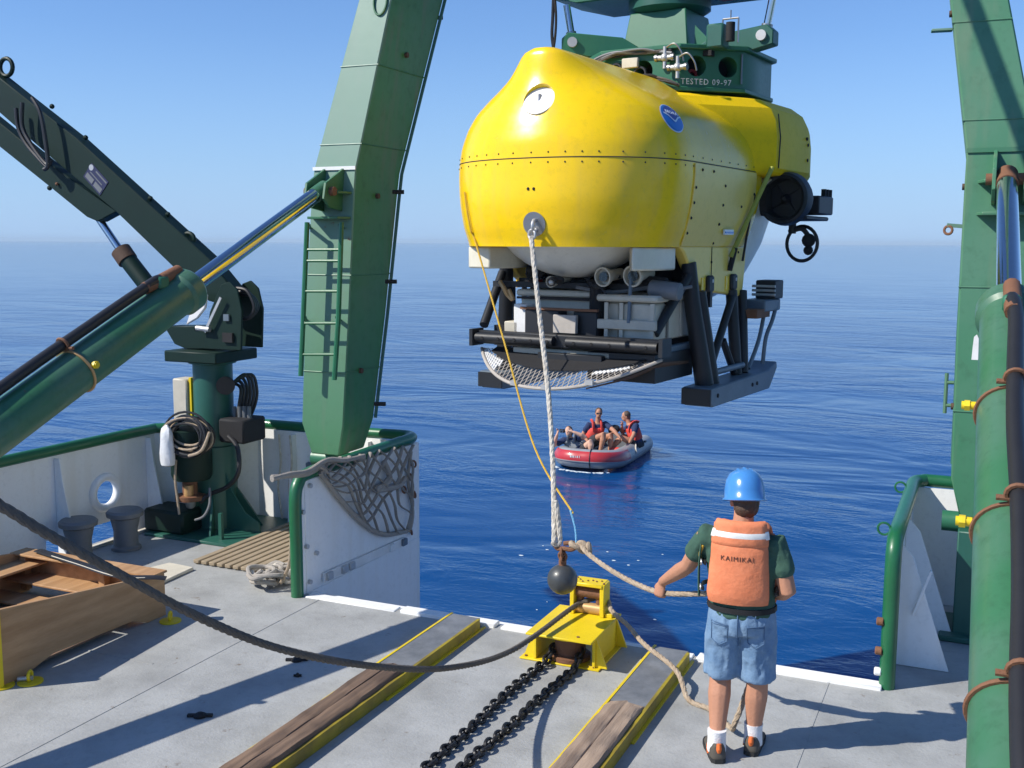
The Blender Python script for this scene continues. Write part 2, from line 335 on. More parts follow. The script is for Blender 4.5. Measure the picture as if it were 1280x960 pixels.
def sea_material():
    m = bpy.data.materials.new('sea_water'); m.use_nodes = True; t = m.node_tree; N = t.nodes; L = t.links
    p = N['Principled BSDF']; p.inputs['IOR'].default_value = 1.33; p.inputs['Roughness'].default_value = 0.12
    tc = N.new('ShaderNodeTexCoord')
    def noise(sc, st, rot, det, rg=0.55, dist=0.0):
        mp = N.new('ShaderNodeMapping'); mp.inputs['Scale'].default_value = st; mp.inputs['Rotation'].default_value = (0, 0, rot)
        L.new(tc.outputs['Object'], mp.inputs[0]); n = N.new('ShaderNodeTexNoise'); n.inputs['Scale'].default_value = sc
        n.inputs['Detail'].default_value = det; n.inputs['Roughness'].default_value = rg; n.inputs['Distortion'].default_value = dist
        L.new(mp.outputs[0], n.inputs[0]); return n.outputs[0]
    def math_(op, a, b):
        x = N.new('ShaderNodeMath'); x.operation = op
        for i, q in enumerate((a, b)):
            if isinstance(q, float): x.inputs[i].default_value = q
            else: L.new(q, x.inputs[i])
        return x.outputs[0]
    w1 = noise(0.1, (0.8, 1.4, 1), 0.45, 3, 0.55, 1.5); w2 = noise(0.6, (0.75, 1.3, 1), 0.1, 4, 0.6, 1.6); w3 = noise(3.4, (0.8, 1.3, 1), 0.8, 3, 0.6, 0.8)
    patch = noise(0.06, (1, 1.8, 1), 0.3, 3, 0.5, 1.5)
    pr = N.new('ShaderNodeMapRange'); pr.inputs[1].default_value = 0.38; pr.inputs[2].default_value = 0.62; pr.inputs[3].default_value = 0.15; pr.inputs[4].default_value = 1.0; L.new(patch, pr.inputs[0])
    h = math_('ADD', math_('MULTIPLY', w1, 1.0), math_('MULTIPLY', math_('ADD', math_('MULTIPLY', w2, 0.34), math_('ADD', math_('MULTIPLY', w3, 0.13), math_('MULTIPLY', noise(9.0, (0.85, 1.2, 1), 1.3, 2, 0.6, 0.5), 0.035))), pr.outputs[0]))
    ln = N.new('ShaderNodeVectorMath'); ln.operation = 'LENGTH'; L.new(tc.outputs['Object'], ln.inputs[0])
    fall = N.new('ShaderNodeMapRange'); fall.interpolation_type = 'SMOOTHERSTEP'; fall.inputs[1].default_value = 15; fall.inputs[2].default_value = 260; fall.inputs[3].default_value = 0.5; fall.inputs[4].default_value = 0.13; L.new(ln.outputs['Value'], fall.inputs[0])
    b = N.new('ShaderNodeBump'); b.inputs['Distance'].default_value = 0.45; L.new(fall.outputs[0], b.inputs['Strength']); L.new(h, b.inputs['Height']); L.new(b.outputs[0], p.inputs['Normal'])
    mx = N.new('ShaderNodeMix'); mx.data_type = 'RGBA'; mx.inputs[6].default_value = (0.0003, 0.034, 0.135, 1); mx.inputs[7].default_value = (0.0009, 0.066, 0.225, 1)
    L.new(patch, mx.inputs[0]); L.new(mx.outputs[2], p.inputs['Base Color'])
    return m
M_sea = sea_material()
SEA_Z = -2.2

# ------------------------------------------------------------------ the setting: sea, hull, deck
g = G()
rings = [0, 30, 80, 200, 600, 2000, 8500]
prev = None
R0 = [[V3((r*math.cos(2*math.pi*k/64)-8, r*math.sin(2*math.pi*k/64)+20, SEA_Z)) for k in range(64)] for r in rings[1:]]
g.loft(R0, caps=False); g.add(R0[0], [tuple(range(64))])
struct(g.obj('sea', M_sea, smooth=False))
XL, XR, YT, YW = -5.63, -0.55, 7.98, 10.12
deck_out = [(-8.62, -9), (3.4, -9), (3.4, 9.3), (2.5, YW), (XR, YW), (XR, YT), (XL, YT), (XL, YW), (-7.75, YW), (-8.62, 9.35)]
struct(G().prism([V3((x, y, -0.02)) for x, y in deck_out], (0, 0, 0.02)).obj('deck', M_deck, smooth=False))
hull_out = [(-8.6, -9), (3.38, -9), (3.38, 9.28), (2.48, YW-0.02), (XR-0.02, YW-0.02), (XR-0.02, YT-0.03), (XL+0.02, YT-0.03), (XL+0.02, YW-0.02), (-7.73, YW-0.02), (-8.6, 9.33)]
struct(G().prism([V3((x, y, -0.021)) for x, y in hull_out], (0, 0, -3.6)).obj('ship_hull', M_white, smooth=False))
# welded seams of the deck plating, a few millimetres proud
for x0, y0, x1, y1 in ((-0.95, -9, -0.95, 7.9), (-5.4, -9, -5.4, 7.9), (-8.5, 6.1, -5.7, 6.1), (-3.6, 3.0, -2.4, 3.0)):
    struct(G().beam((x0, y0, 0.0005), (x1, y1, 0.0005), 0.016, 0.006).obj('weld_seam', M_deck))
# white painted edge along the transom, in lengths with gaps
for x0, x1, yy, zz in ((XL+0.08, -4.62, 0.0, 0.012), (-4.56, -3.66, 0.0, 0.03), (-3.6, -3.12, 0.0, 0.02), (-2.3, -1.98, -0.02, 0.014), (-1.94, -0.58, 0.0, 0.03)):
    struct(G().bx(x0, x1, YT-0.1+yy, YT+0.02, -0.015, zz).obj('transom_edge', M_white, bevel=0.006))
struct(G().bx(XL+0.05, -2.4, YT+0.022, YT+0.1, -0.08, -0.01).obj('transom_lip', M_white, bevel=0.006))

# marine haze: even air over the whole sea, closed box, sky outside it
hzm = bpy.data.materials.new('haze_air'); hzm.use_nodes = True; ht = hzm.node_tree
for n_ in list(ht.nodes):
    if n_.type == 'BSDF_PRINCIPLED': ht.nodes.remove(n_)
pv = ht.nodes.new('ShaderNodeVolumePrincipled'); pv.inputs['Color'].default_value = (0.68, 0.86, 1.0, 1); pv.inputs['Density'].default_value = 0.00024; pv.inputs['Anisotropy'].default_value = 0.0
ht.links.new(pv.outputs[0], ht.nodes['Material Output'].inputs['Volume'])
hb_ = G().bx(-9000, 9000, -9000, 9000, SEA_Z-1.0, 14.0).obj('haze', hzm, kind='stuff', smooth=False)
MX = -3.09                                            # middle line of the stern opening
def mirror(p): return V3((2*MX-p[0], p[1], p[2]))

def plate_hole(axis, at, thick, u0, u1, w0, w1, cu, cw, ru, rw, n=40):
    """flat plate normal to X or Y with an oval hole cut through it"""
    g = G(); rings = []
    def P(u, w, d): return V3((at+d, u, w)) if axis == 0 else V3((u, at+d, w))
    hole, rim = [], []
    for k in range(n):
        t = 2*math.pi*k/n; c, s = math.cos(t), math.sin(t)
        hole.append((cu+ru*c, cw+rw*s))
        f = min([(u1-cu)/c if c > 1e-6 else 1e9, (u0-cu)/c if c < -1e-6 else 1e9, (w1-cw)/s if s > 1e-6 else 1e9, (w0-cw)/s if s < -1e-6 else 1e9])
        rim.append((cu+f*c, cw+f*s))
    corners = [(u1, w1), (u0, w1), (u0, w0), (u1, w0)]
    for q in corners:                                 # pull the nearest rim point to each corner
        k = min(range(n), key=lambda i: (rim[i][0]-q[0])**2+(rim[i][1]-q[1])**2); rim[k] = q
    for d in (-thick/2, thick/2): rings += [[P(*q, d) for q in rim], [P(*q, d) for q in hole]]
    A, B, C, D = rings
    g.loft([A, B, D, C, A], caps=False); return g

# ------------------------------------------------------------------ bulwarks
bw = thing('bulwark', 'white left bulwark with a dark green pipe rail and an oval mooring chock', 'bulwark', (XL, 9, 0))
G().bx(XL-0.03, XL-0.002, YT+0.005, YW-0.03, 0.002, 1.05).bx(XL-0.03, XL+0.03, YT+0.005, YW, -1.6, -0.001).obj('wing_plate', M_white, bw, bevel=0.004)
G().bx(XL-0.03, XL+0.028, 7.93, YT, 0.001, 1.03).obj('wing_plate', M_white, bw)
G().bx(XL-0.001, XL+0.03, YT+0.006, YW, 0.0, 1.05).obj('wing_face', M_white, bw, bevel=0.004)
G().bx(-7.76, XL-0.031, YW-0.03, YW-0.004, 0.003, 1.05).obj('stern_plate', M_white, bw)
G().beam((-7.725, YW-0.022, 0.528), (-8.6, 9.325, 0.528), 0.024, 1.047).obj('corner_plate', M_white, bw)
CY, CZ = 8.56, 0.53
G().bx(-8.6, -8.57, 9.0, 9.35, 0.003, 1.05).bx(-8.6, -8.57, 4.2, 7.75, 0.003, 1.05).bx(-8.6, -8.57, 7.75, 8.1, 0.2, 1.05).obj('outer_plate', M_white, bw)
plate_hole(0, -8.585, 0.03, 8.1, 9.0, 0.2, 1.05, CY, CZ, 0.15, 0.14).obj('outer_plate', M_white, bw)
G().torus((-8.56, CY, CZ), 0.165, 0.045, (1, 0, 0), 32, 10, stretch=(1.08, 1)).obj('chock_ring', M_white, bw)
G().bx(-8.5, -8.44, 7.7, 9.1, 0.002, 0.03).obj('gutter_bar', M_board, bw)
for yy in (9.19, 7.9, 6.6, 5.3):
    G().prism([(-8.569, yy, 0.004), (-8.3, yy, 0.004), (-8.46, yy, 0.75), (-8.5, yy, 1.02), (-8.569, yy, 1.02)], (0, 0.02, 0)).obj('stiffener', M_white, bw, bevel=0.003)
for xx in (-7.2, -6.9, -6.2):
    G().prism([(xx, YW-0.031, 0.004), (xx, YW-0.2, 0.004), (xx, YW-0.1, 1.02), (xx, YW-0.031, 1.02)], (0.02, 0, 0)).obj('stiffener', M_white, bw)
path = [(XL, 7.88, 0.0), (XL, 7.88, 0.5), (XL, 7.88, 0.9), (XL, 7.93, 1.04), (XL, 8.06, 1.1), (XL, 8.6, 1.105), (XL, 9.6, 1.11), (XL, 9.98, 1.11), (XL-0.06, 10.1, 1.11), (XL-0.2, 10.14, 1.11), (-6.4, 10.14, 1.1), (-7.55, 10.14, 1.1), (-7.8, 10.05, 1.1), (-8.5, 9.42, 1.1), (-8.58, 9.25, 1.1), (-8.58, 8.0, 1.1), (-8.58, 6, 1.1), (-8.58, 4.2, 1.1)]
G().tube(spline(path, 4), 0.057, 14).obj('cap_rail', M_railgreen, bw)
for q in ((386, 607), (377, 640), (382, 683), (394, 691), (386, 727)):
    p = onx(*q, XL+0.03); G().cyl(p, p+V3((0.03, 0, 0)), 0.022, 10).obj('bolt', M_galv, bw)
a, b = onx(404, 722, XL+0.05), onx(506, 676, XL+0.05)
G().beam(a, b, 0.085, 0.02, up=(1, 0, 0)).obj('flat_bar', M_paintwhite, bw)
for t in (0.05, 0.22, 0.3, 0.8, 0.97):
    p = a.lerp(b, t); G().box(p+V3((0.016, 0, 0)), (0.05, 0.09, 0.075)).obj('bar_clamp', M_bluegrey if t > 0.85 else (M_galv if t != 0.8 else M_paintwhite), bw, bevel=0.008)
G().box((-6.95, YW-0.07, 0.62), (0.12, 0.07, 0.2)).obj('junction_box', M_bluegrey, bw, bevel=0.01)
G().box((-6.72, YW-0.06, 0.86), (0.34, 0.02, 0.16)).obj('name_plate', M_bollard, bw, bevel=0.004)
G().box((-6.62, YW-0.075, 0.34), (0.2, 0.08, 0.26)).obj('junction_box', M_crane2, bw, bevel=0.01)
G().tube(spline([(-6.95, YW-0.05, 0.5), (-6.98, YW-0.07, 0.3), (-6.9, YW-0.08, 0.2), (-6.72, YW-0.08, 0.26)], 6), 0.012).obj('conduit', M_dark, bw)
for k, x in enumerate((-7.35, -7.2)):
    G().tube(spline([(x, YW-0.12, 1.02), (x+0.03, YW-0.14, 0.7), (x-0.02, YW-0.13, 0.4), (x+0.02, YW-0.12, 0.04)], 6), 0.012).obj('hanging_line', M_ropewhite, bw)

br = thing('bulwark', 'white right bulwark with triangular brackets and a scraped green pipe rail', 'bulwark', (XR, 9, 0))
G().bx(XR-0.03, XR-0.002, YT+0.005, YW-0.03, -1.6, 1.05).obj('wing_plate', M_white, br, bevel=0.004)
G().bx(XR-0.001, 2.5, YW-0.03, YW-0.004, 0.003, 1.05).obj('stern_plate', M_white, br)
pr_ = [(XR, 7.97, 0.0), (XR, 7.97, 0.5), (XR, 7.98, 0.9), (XR, 8.02, 1.04), (XR, 8.15, 1.1), (XR, 8.6, 1.105), (XR, 9.6, 1.11), (XR, 9.98, 1.11), (XR+0.06, 10.1, 1.11), (XR+0.2, 10.14, 1.11), (0.6, 10.14, 1.1), (2.4, 10.14, 1.1)]
G().tube(spline(pr_, 4), 0.057, 14).obj('cap_rail', M_railgreen, br)
for yy in (8.45, 9.25):
    G().prism([(XR+0.002, yy, 0.004), (XR+0.4, yy, 0.004), (XR+0.11, yy, 0.86), (XR+0.002, yy, 0.98)], (0, 0.018, 0)).obj('gusset', M_white, br, bevel=0.003)
G().beam((XR+0.13, 8.42, 0.42), (XR+0.24, 8.42, 0.78), 0.045, 0.02).obj('gusset_bar', M_white, br, bevel=0.004)
for yy, zz in ((7.95, 0.28), (7.95, 0.5), (7.96, 0.12)):
    G().cyl((XR-0.04, yy-0.01, zz), (XR-0.09, yy-0.01, zz), 0.03, 10).obj('knob', M_white if zz < 0.2 else M_rust, br, bevel=0.006)
for yy in (8.2, 9.7):
    G().torus((XR-0.09, yy, 1.12), 0.045, 0.009, (0, 1, 0), 14, 6).obj('ring', M_railgreen, br)

# ------------------------------------------------------------------ A-frame
af = thing('a_frame', 'tall green A-frame with two box legs standing either side of the stern opening', 'gantry', (MX, 9.5, 0))
LEV = [((423, 570), (389, 570), (455, 562), -6.03), ((429, 533), (377, 527), (467, 527), -5.95), ((436, 400), (381, 400), (482, 400), -5.93), ((443, 240), (389, 240), (497, 240), -5.92), ((445, 211), (392, 211), (500, 215), -5.92), ((489, 0), (447, 0), (548, 0), -5.66)]
def leg_rings():
    R = []
    for f, l, a, x in LEV:
        F = onx(*f, x); Lf = ony(*l, F.y); A = onx(*a, x); A.z = F.z; Lf.z = F.z
        R.append([F, A, A+(Lf-F)*0.96, Lf])
    R.append([p+(p-q)*1.9 for p, q in zip(R[-1], R[-2])]); return R
LR = leg_rings()
RR = [[mirror(p) for p in r] for r in LR]
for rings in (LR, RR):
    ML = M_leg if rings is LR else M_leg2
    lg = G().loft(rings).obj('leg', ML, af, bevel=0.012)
    c = sum((Vv for Vv in rings[0]), V3())/4
    G().bx(c.x-0.17, c.x+0.17, c.y-0.2, c.y+0.22, 0.004, 0.9).bx(c.x-0.27, c.x+0.27, c.y-0.32, c.y+0.32, 0.002, 0.05).obj('hinge_pedestal', M_crane2, af, bevel=0.01)
    G().cyl((c.x-0.3, c.y, 0.93), (c.x+0.3, c.y, 0.93), 0.085, 16).obj('hinge_pin', M_headgreen, af)
    # plate edges (doublers) along the aft corner
    side = 1 if rings is LR else -1
    G().tube([rings[i][1]+V3((side*0.01, 0.02, 0)) for i in range(1, 7)], 0.018, 6).obj('edge_bar', M_crane2, af)
    w0, w1 = rings[4][0], rings[4][3]
    G().beam(w0+V3((0, -0.012, 0.01)), w1+V3((0, -0.012, 0.01)), 0.012, 0.035).obj('weld_band', M_white if side == 1 else M_leg2, af)
    for i_, t_ in ((1, .5), (2, .35), (4, .62), (4, .15)):
        a_, b_, c_ = [rings[i_][k_].lerp(rings[i_+1][k_], t_) for k_ in (0, 3, 1)]
        G().tube([b_+V3((0, -.003, 0)), a_+V3((side*.002, -.003, 0)), c_+V3((side*.003, 0, 0))], .007, 6).obj('weld_bead', ML, af)
    for i_, t_, w_ in ((4, .72, .5), (3, -.1, .5), (1, .5, .4)):
        p_ = rings[i_][0].lerp(rings[i_+1][0], t_).lerp(rings[i_][1].lerp(rings[i_+1][1], t_), w_)
        G().cyl(p_, p_+V3((side*.03, 0, 0)), .028, 10).obj('stub_lug', M_rustdk, af)
    # ribs and lugs that carry the ram
    mid = (rings[3][0]+rings[3][3])/2
    if side == -1: mid.x += 0.065
    for dz in (-0.02, -0.27):
        yb = mid.y+0.02+dz*0.06
        G().prism([(mid.x-0.235, yb, mid.z+dz), (mid.x+0.235, yb, mid.z+dz), (mid.x+0.18, yb-0.2, mid.z+dz), (mid.x-0.18, yb-0.2, mid.z+dz)], (0, 0, 0.025)).obj('rib', M_ramgreen if side == 1 else M_leg2, af, bevel=0.004)
    for dx in (-0.11, 0.11):
        G().prism([(mid.x+dx-0.014, mid.y+0.06, mid.z+0.26), (mid.x+dx-0.014, mid.y-0.05, mid.z+0.2), (mid.x+dx-0.014, mid.y-0.3, mid.z+0.08), (mid.x+dx-0.014, mid.y-0.34, mid.z-0.08), (mid.x+dx-0.014, mid.y-0.24, mid.z-0.16), (mid.x+dx-0.014, mid.y+0.05, mid.z-0.2)], (0.028, 0, 0)).obj('lug', M_ramgreen if side == 1 else M_leg2, af, bevel=0.004)
    G().cyl((mid.x-0.17, mid.y-0.22, mid.z+0.0), (mid.x+0.17, mid.y-0.22, mid.z+0.0), 0.045, 14).obj('ram_pin', M_rust, af)
    if side == 1: MIDL = mid.copy()
    else: MIDR = mid.copy()-V3((0.065, 0, 0))
top_l, top_r = LR[-1], RR[-1]
zt = top_l[0].z
yc = (top_l[0].y+top_l[1].y)/2
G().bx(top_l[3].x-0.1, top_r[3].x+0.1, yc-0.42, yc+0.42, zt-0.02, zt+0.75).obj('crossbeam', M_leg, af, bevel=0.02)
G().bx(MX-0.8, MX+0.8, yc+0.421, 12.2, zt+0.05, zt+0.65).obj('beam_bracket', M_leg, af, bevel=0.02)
G().tube(spline([(-3.1, yc-0.43, zt+0.2), (-3.0, 8.05, 9.0), (-2.54, 7.8, 7.8), (-2.04, 7.55, 6.5), (-1.93, 7.42, 6.15), (-2.0, 7.05, 6.5), (-2.6, 7.0, 8.0), (-3.0, 8.0, 9.4), (-3.05, yc-0.43, zt+0.4)], 8), 0.055, 8).obj('shadow_casting_hose', M_black, af)  # unseen hose, added and shaped to cast the diagonal shadow on the right leg
# oval inspection cover, welded bead round it
p = ony(476, 8, onx(489, 0, -5.66).y-0.0); dirup = (LR[5][0]-LR[4][0]).normalized()
G().torus(V3((p.x, LR[5][0].y-0.012, LR[5][0].z)), 0.075, 0.012, (0, -1, 0.15), 24, 6, stretch=(1, 1.9)).obj('cover_bead', M_railgreen, af)
# left ladder: two rails and rungs
def lad(px, py, dy=-0.17):
    t = (py-240)/(527-240); y = LR[3][0].y+(LR[1][0].y-LR[3][0].y)*t
    return ony(px, py, y+dy)
ld = G().tube([lad(384, 278), lad(379, 400), lad(376, 470)], 0.026, 8).obj('ladder', M_railgreen, af)
G().tube([lad(427, 278), lad(423, 400), lad(418, 475)], 0.026, 8).obj('rail', M_railgreen, ld)
for py in (312, 326, 364, 404, 443):
    x0 = 384-(py-278)*0.042; x1 = 427-(py-278)*0.045
    G().cyl(lad(x0, py), lad(x1, py), 0.016, 8).obj('rung', M_railgreen, ld)
for px, py in ((385, 281), (426, 281), (380, 396), (422, 396)):
    G().beam(lad(px, py, -0.17), lad(px+2, py+5, 0.03), 0.05, 0.012).obj('stand_off', M_railgreen, ld)
for q in ((546, 22), (497, 240), (488, 352), (474, 505)):
    z = onx(*q, -5.75); G().cyl(z+V3((-0.05, -0.02, 0)), z+V3((0.06, 0.03, 0)), 0.022, 8).obj('bolt', M_dark, af)
# right leg: eye plate, shackle arm, grab rail, rag
yl = RR[5][0].y
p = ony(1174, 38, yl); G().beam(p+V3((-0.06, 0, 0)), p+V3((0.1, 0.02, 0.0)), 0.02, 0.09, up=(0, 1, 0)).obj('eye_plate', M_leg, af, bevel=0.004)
p = ony(1194, 283, 9.45)
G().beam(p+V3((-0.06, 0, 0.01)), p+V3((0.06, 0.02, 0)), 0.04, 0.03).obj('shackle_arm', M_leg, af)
G().torus(p+V3((-0.05, -0.01, -0.03)), 0.032, 0.011, (0.3, 1, 0), 14, 6).obj('shackle', M_rust, af)
p = ony(1182, 495, 10.0)
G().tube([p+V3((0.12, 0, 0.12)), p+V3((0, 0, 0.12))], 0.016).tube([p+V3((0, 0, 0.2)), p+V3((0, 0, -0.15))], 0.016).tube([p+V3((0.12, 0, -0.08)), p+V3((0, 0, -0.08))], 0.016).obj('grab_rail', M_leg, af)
p = ony(1220, 437, RR[2][0].y-0.012)
G().prism([p+V3(q) for q in ((-0.02, 0, 0.1), (0.0, 0, 0.12), (0.025, 0, 0.07), (0.03, 0, -0.02), (0.045, 0, -0.1), (-0.03, 0, -0.1), (-0.025, 0, 0.02))], (0, 0.006, 0)).obj('rag', M_paintwhite, af)

# ------------------------------------------------------------------ the two luffing rams
def ram(mid, left):
    mid = mid.copy(); mid.x += 0.0 if left else 0.045
    t = thing('hydraulic_ram', 'green hydraulic ram with a shiny rod reaching the left leg of the A-frame' if left else 'big green hydraulic ram filling the right edge of the picture, hose clamped along it', 'hydraulic ram', (mid.x, 3.0, 0), group='hydraulic rams of the A-frame')
    P = V3((mid.x, mid.y-0.22, mid.z)); D = V3((0.0 if left else 0.022, -0.912, -0.41)).normalized(); N = V3((0, -0.41, 0.912))
    at = lambda s: P+D*s
    G().cyl(at(0.0), at(2.3), 0.074, 24).obj('rod', M_chrome, t)
    G().cyl(at(-0.09), at(0.12), 0.08, 16).obj('rod_eye', M_ramgreen if left else M_rust, t)
    b = G().lathe([(0.10, 0), (0.17, 0.0), (0.19, 0.03), (0.19, 0.14), (0.165, 0.17), (0.165, 5.4), (0.2, 5.42), (0.2, 5.6)], at(2.15), D, 32).obj('barrel', M_ramgreen, t, angle=30)
    G().lathe([(0.085, 0), (0.11, 0), (0.11, 0.06), (0.085, 0.06)], at(2.09), D, 24).obj('gland_nut', M_railgreen, t)
    sx = -0.02 if left else 0.01
    hp = [at(2.5)+N*0.15, at(2.45)+N*0.22]+[at(s)+N*0.225+V3((sx+0.008*math.sin(s*3), 0, 0)) for s in (2.7, 3.2, 3.8, 4.4, 5.0, 5.6, 6.4, 7.4)]
    G().tube(spline(hp, 4), 0.042, 10).obj('hose', M_black, t)
    G().box(at(2.45)+N*0.19, (0.1, 0.12, 0.1)).obj('port_block', M_headgreen, t, bevel=0.015)
    G().tube([at(2.2)+N*0.18+V3((sx*0.4, 0, 0)), at(2.62)+N*0.22+V3((sx*0.7, 0, 0))], 0.05, 10).obj('hose_end', M_rust, t)
    for k, s in enumerate(CL_L if left else CL_R):
        c = G().torus(at(s), 0.172, 0.011, D, 32, 6).obj('clamp', M_rust if not left else M_brass, t)
        G().torus(at(s)+N*0.225+V3((sx, 0, 0)), 0.05, 0.012, D, 14, 6).obj('hose_loop', M_rust, c)
        G().cyl(at(s)+N*0.2+V3((sx-0.09, 0, 0)), at(s)+N*0.2+V3((sx+0.09, 0, 0)), 0.014, 8).obj('clamp_bolt', M_rust, c)
        if k < 2:
            off = V3((-0.17, 0, 0.02)) if not left else (N*0.05+V3((0.165, 0, 0)))
            ax = V3((-0.07, 0, 0)) if not left else V3((0.045, 0, 0.0))
            G().cyl(at(s)+off-D*0.03, at(s)+off+ax-D*0.03, 0.022, 10).cyl(at(s)+off+ax*0.4-D*0.03, at(s)+off+ax*0.8-D*0.03, 0.03, 6).obj('grease_fitting', M_yellowpaint, c)
    G().bx(mid.x-0.3, mid.x+0.3, at(7.6).y-0.35, at(7.6).y+0.25, 0.003, 0.45).obj('foot', M_crane2, t, bevel=0.02)
    return t
CL_L = (3.55, 5.0, 6.4); CL_R = (3.35, 4.35, 5.42)
ram(MIDL, True); ram(MIDR, False)

# ------------------------------------------------------------------ deck crane
KX, KY = -7.85, 9.5
cr = thing('deck_crane', 'dark green knuckle boom crane on a round column behind the left bulwark', 'crane', (KX, KY, 0))
def cy(px, py, dy=0.0): return ony(px, py, KY+dy)
G().bx(KX-0.5, KX+0.68, KY-0.62, KY+0.55, 0.002, 0.035).obj('base_plate', M_crane2, cr, bevel=0.006)
G().lathe([(0.235, 0.036), (0.235, 0.95), (0.215, 0.96), (0.215, 1.86), (0.26, 1.87), (0.26, 1.9)], (KX, KY, 0), seg=28).obj('column', M_crane2, cr, angle=30)
for ang in (20, 70, 160, 250, 300):
    a = math.radians(ang); d = V3((math.cos(a), math.sin(a), 0)); o = V3((KX, KY, 0.036))
    n = V3((-d.y, d.x, 0))*0.01
    G().prism([o+d*0.2-n, o+d*0.52-n, o+d*0.42-n+V3((0, 0, 0.16)), o+d*0.27-n+V3((0, 0, 0.38)), o+d*0.2-n+V3((0, 0, 0.5))], n*2).obj('gusset', M_crane2, cr)
G().bx(KX-0.36, KX+0.34, KY-0.36, KY+0.36, 1.9, 2.02).obj('turntable', M_crane, cr, bevel=0.012)
ch = [cy(q[0], q[1], -0.2) for q in ((255, 436), (301, 438), (302, 388), (296, 362), (286, 352), (276, 356), (262, 390))]
G().prism(ch, (0, 0.03, 0)).prism([p+V3((0, 0.36, 0)) for p in ch], (0, 0.03, 0)).obj('cheek_plate', M_crane, cr, bevel=0.005)
G().prism([cy(*q, -0.15) for q in ((205, 408), (255, 408), (262, 436), (232, 436), (218, 430))], (0, 0.28, 0)).obj('ram_bracket', M_crane, cr, bevel=0.005)
G().prism([cy(*q, -0.1) for q in ((-166, -35), (24, 117), (94, 172), (262, 325), (292, 362), (282, 382), (260, 376), (146, 266), (75, 207), (-160, 2))], (0, 0.2, 0)).obj('boom', M_crane, cr, bevel=0.012)
G().prism([cy(*q, -0.08) for q in ((-160, 24), (0, 154), (66, 208), (146, 264), (122, 277), (108, 271), (60, 232), (0, 184), (-160, 54))], (0, 0.16, 0)).obj('jib', M_crane, cr, bevel=0.01)
for x, y in ((8, 84), (236, 300)):
    p = cy(x, y); G().torus(p, 0.075 if x > 100 else 0.1, 0.025, (0, 1, 0), 20, 8).obj('lifting_eye', M_crane, cr)
G().cyl(cy(120, 268), cy(162, 330), 0.042, 14).obj('ram_rod', M_chrome, cr)
G().cyl(cy(153, 316), cy(218, 400), 0.1, 18).obj('ram_barrel', M_crane, cr)
G().cyl(cy(151, 313), cy(160, 326), 0.115, 18).obj('ram_collar', M_rustdk, cr)
for q in ((65, 133), (107, 172), (188, 248), (210, 268), (62, 235), (16, 121)):
    p = cy(*q); G().sph(p, 0.03, seg=8).obj('bolt', M_crane, cr)
p = cy(71, 230, -0.1); G().sph(p, 0.02, seg=8).obj('sensor', M_rust, cr)
def plq(cx, cy_, w, h, d, name, m, par):
    ex = (cy(130, 232)-cy(108, 207)).normalized(); ez = V3((0, 1, 0)).cross(ex); ez = -ez if ez.z < 0 else ez
    c = cy(120, 224, -0.102); c = c+ex*cx+ez*cy_
    pts = [c+ex*x+ez*z+V3((0, -d, 0)) for x, z in ((-w/2, -h/2), (w/2, -h/2), (w/2, h/2), (-w/2, h/2))]
    return G().prism(pts, (0, d+0.0005, 0)).obj(name, m, par)
pl = plq(0, 0, 0.32, 0.2, 0.004, 'placard', M_navyplate, cr)
plq(-0.075, -0.05, 0.13, 0.06, 0.007, 'notice', M_bollard, pl); plq(0.08, -0.05, 0.13, 0.06, 0.007, 'notice', M_bollard, pl); plq(0.05, 0.07, 0.2, 0.018, 0.007, 'notice_line', M_bollard, pl); plq(0.0, 0.01, 0.22, 0.012, 0.007, 'notice_line', M_bollard, pl)
ex = (cy(130, 232)-cy(108, 207)).normalized(); c0 = cy(120, 224, -0.102)-ex*0.12+V3((0.03, -0.006, 0.05))
G().cyl(c0, c0+V3((0, 0.004, 0)), 0.034, 16).obj('badge', M_galv, pl)
for k, pts in enumerate((((20, 135), (23, 160), (33, 180), (50, 200), (60, 210)), ((28, 128), (28, 158), (40, 182), (58, 205), (64, 200)), ((40, 122), (50, 140), (56, 170), (60, 205), (55, 212)))):
    G().tube(spline([cy(*q, -0.2-0.02*k) for q in pts], 8), 0.024, 8).obj('hose', M_black, cr)
for k in range(3):
    G().tube(spline([cy(296, 360+4*k, 0.05*k-.1), cy(309+3*k, 364+3*k, 0.05*k-.1), cy(318+2*k, 384, 0.05*k-.1), cy(311+k, 397, 0.05*k-.1), cy(300, 399, 0.05*k-.1)], 6), 0.02, 8).obj('hose', M_black, cr)
for k in range(6):
    x = 297+k*4
    G().tube(spline([cy(289, 484-k, -0.05), cy(x-3, 474-2*k+abs(k-3)*2, 0.04*k), cy(x+4, 486, 0.05*k), cy(x+2, 505, 0.05*k), cy(294+3*k, 530, 0.04*k)], 6), 0.018, 8).obj('hose', M_black, cr)
G().box(cy(303, 536), (0.34, 0.4, 0.26)).obj('valve_block', M_dark, cr, bevel=0.02)
for k in range(4):
    G().cyl(cy(294+6*k, 524), cy(293+6*k, 508), 0.022, 8).obj('hose_end', M_bollard, cr)
G().cyl(cy(282, 482, -0.26), cy(282, 482, -0.12), 0.1, 18).obj('access_hole', M_dark, cr)
G().box(cy(233, 500, -0.05), (0.2, 0.22, 0.5)).obj('control_box', M_beige, cr, bevel=0.015)
G().box(cy(244, 500, -0.05), (0.03, 0.16, 0.52)).obj('box_bracket', M_yellowpaint, cr)
G().lathe([(0.05, 0), (0.2, 0.0), (0.22, 0.05), (0.22, 0.38), (0.24, 0.4), (0.24, 0.55), (0.1, 0.62)], cy(240, 598, -0.35), seg=20).obj('winch_motor', M_crane, cr)
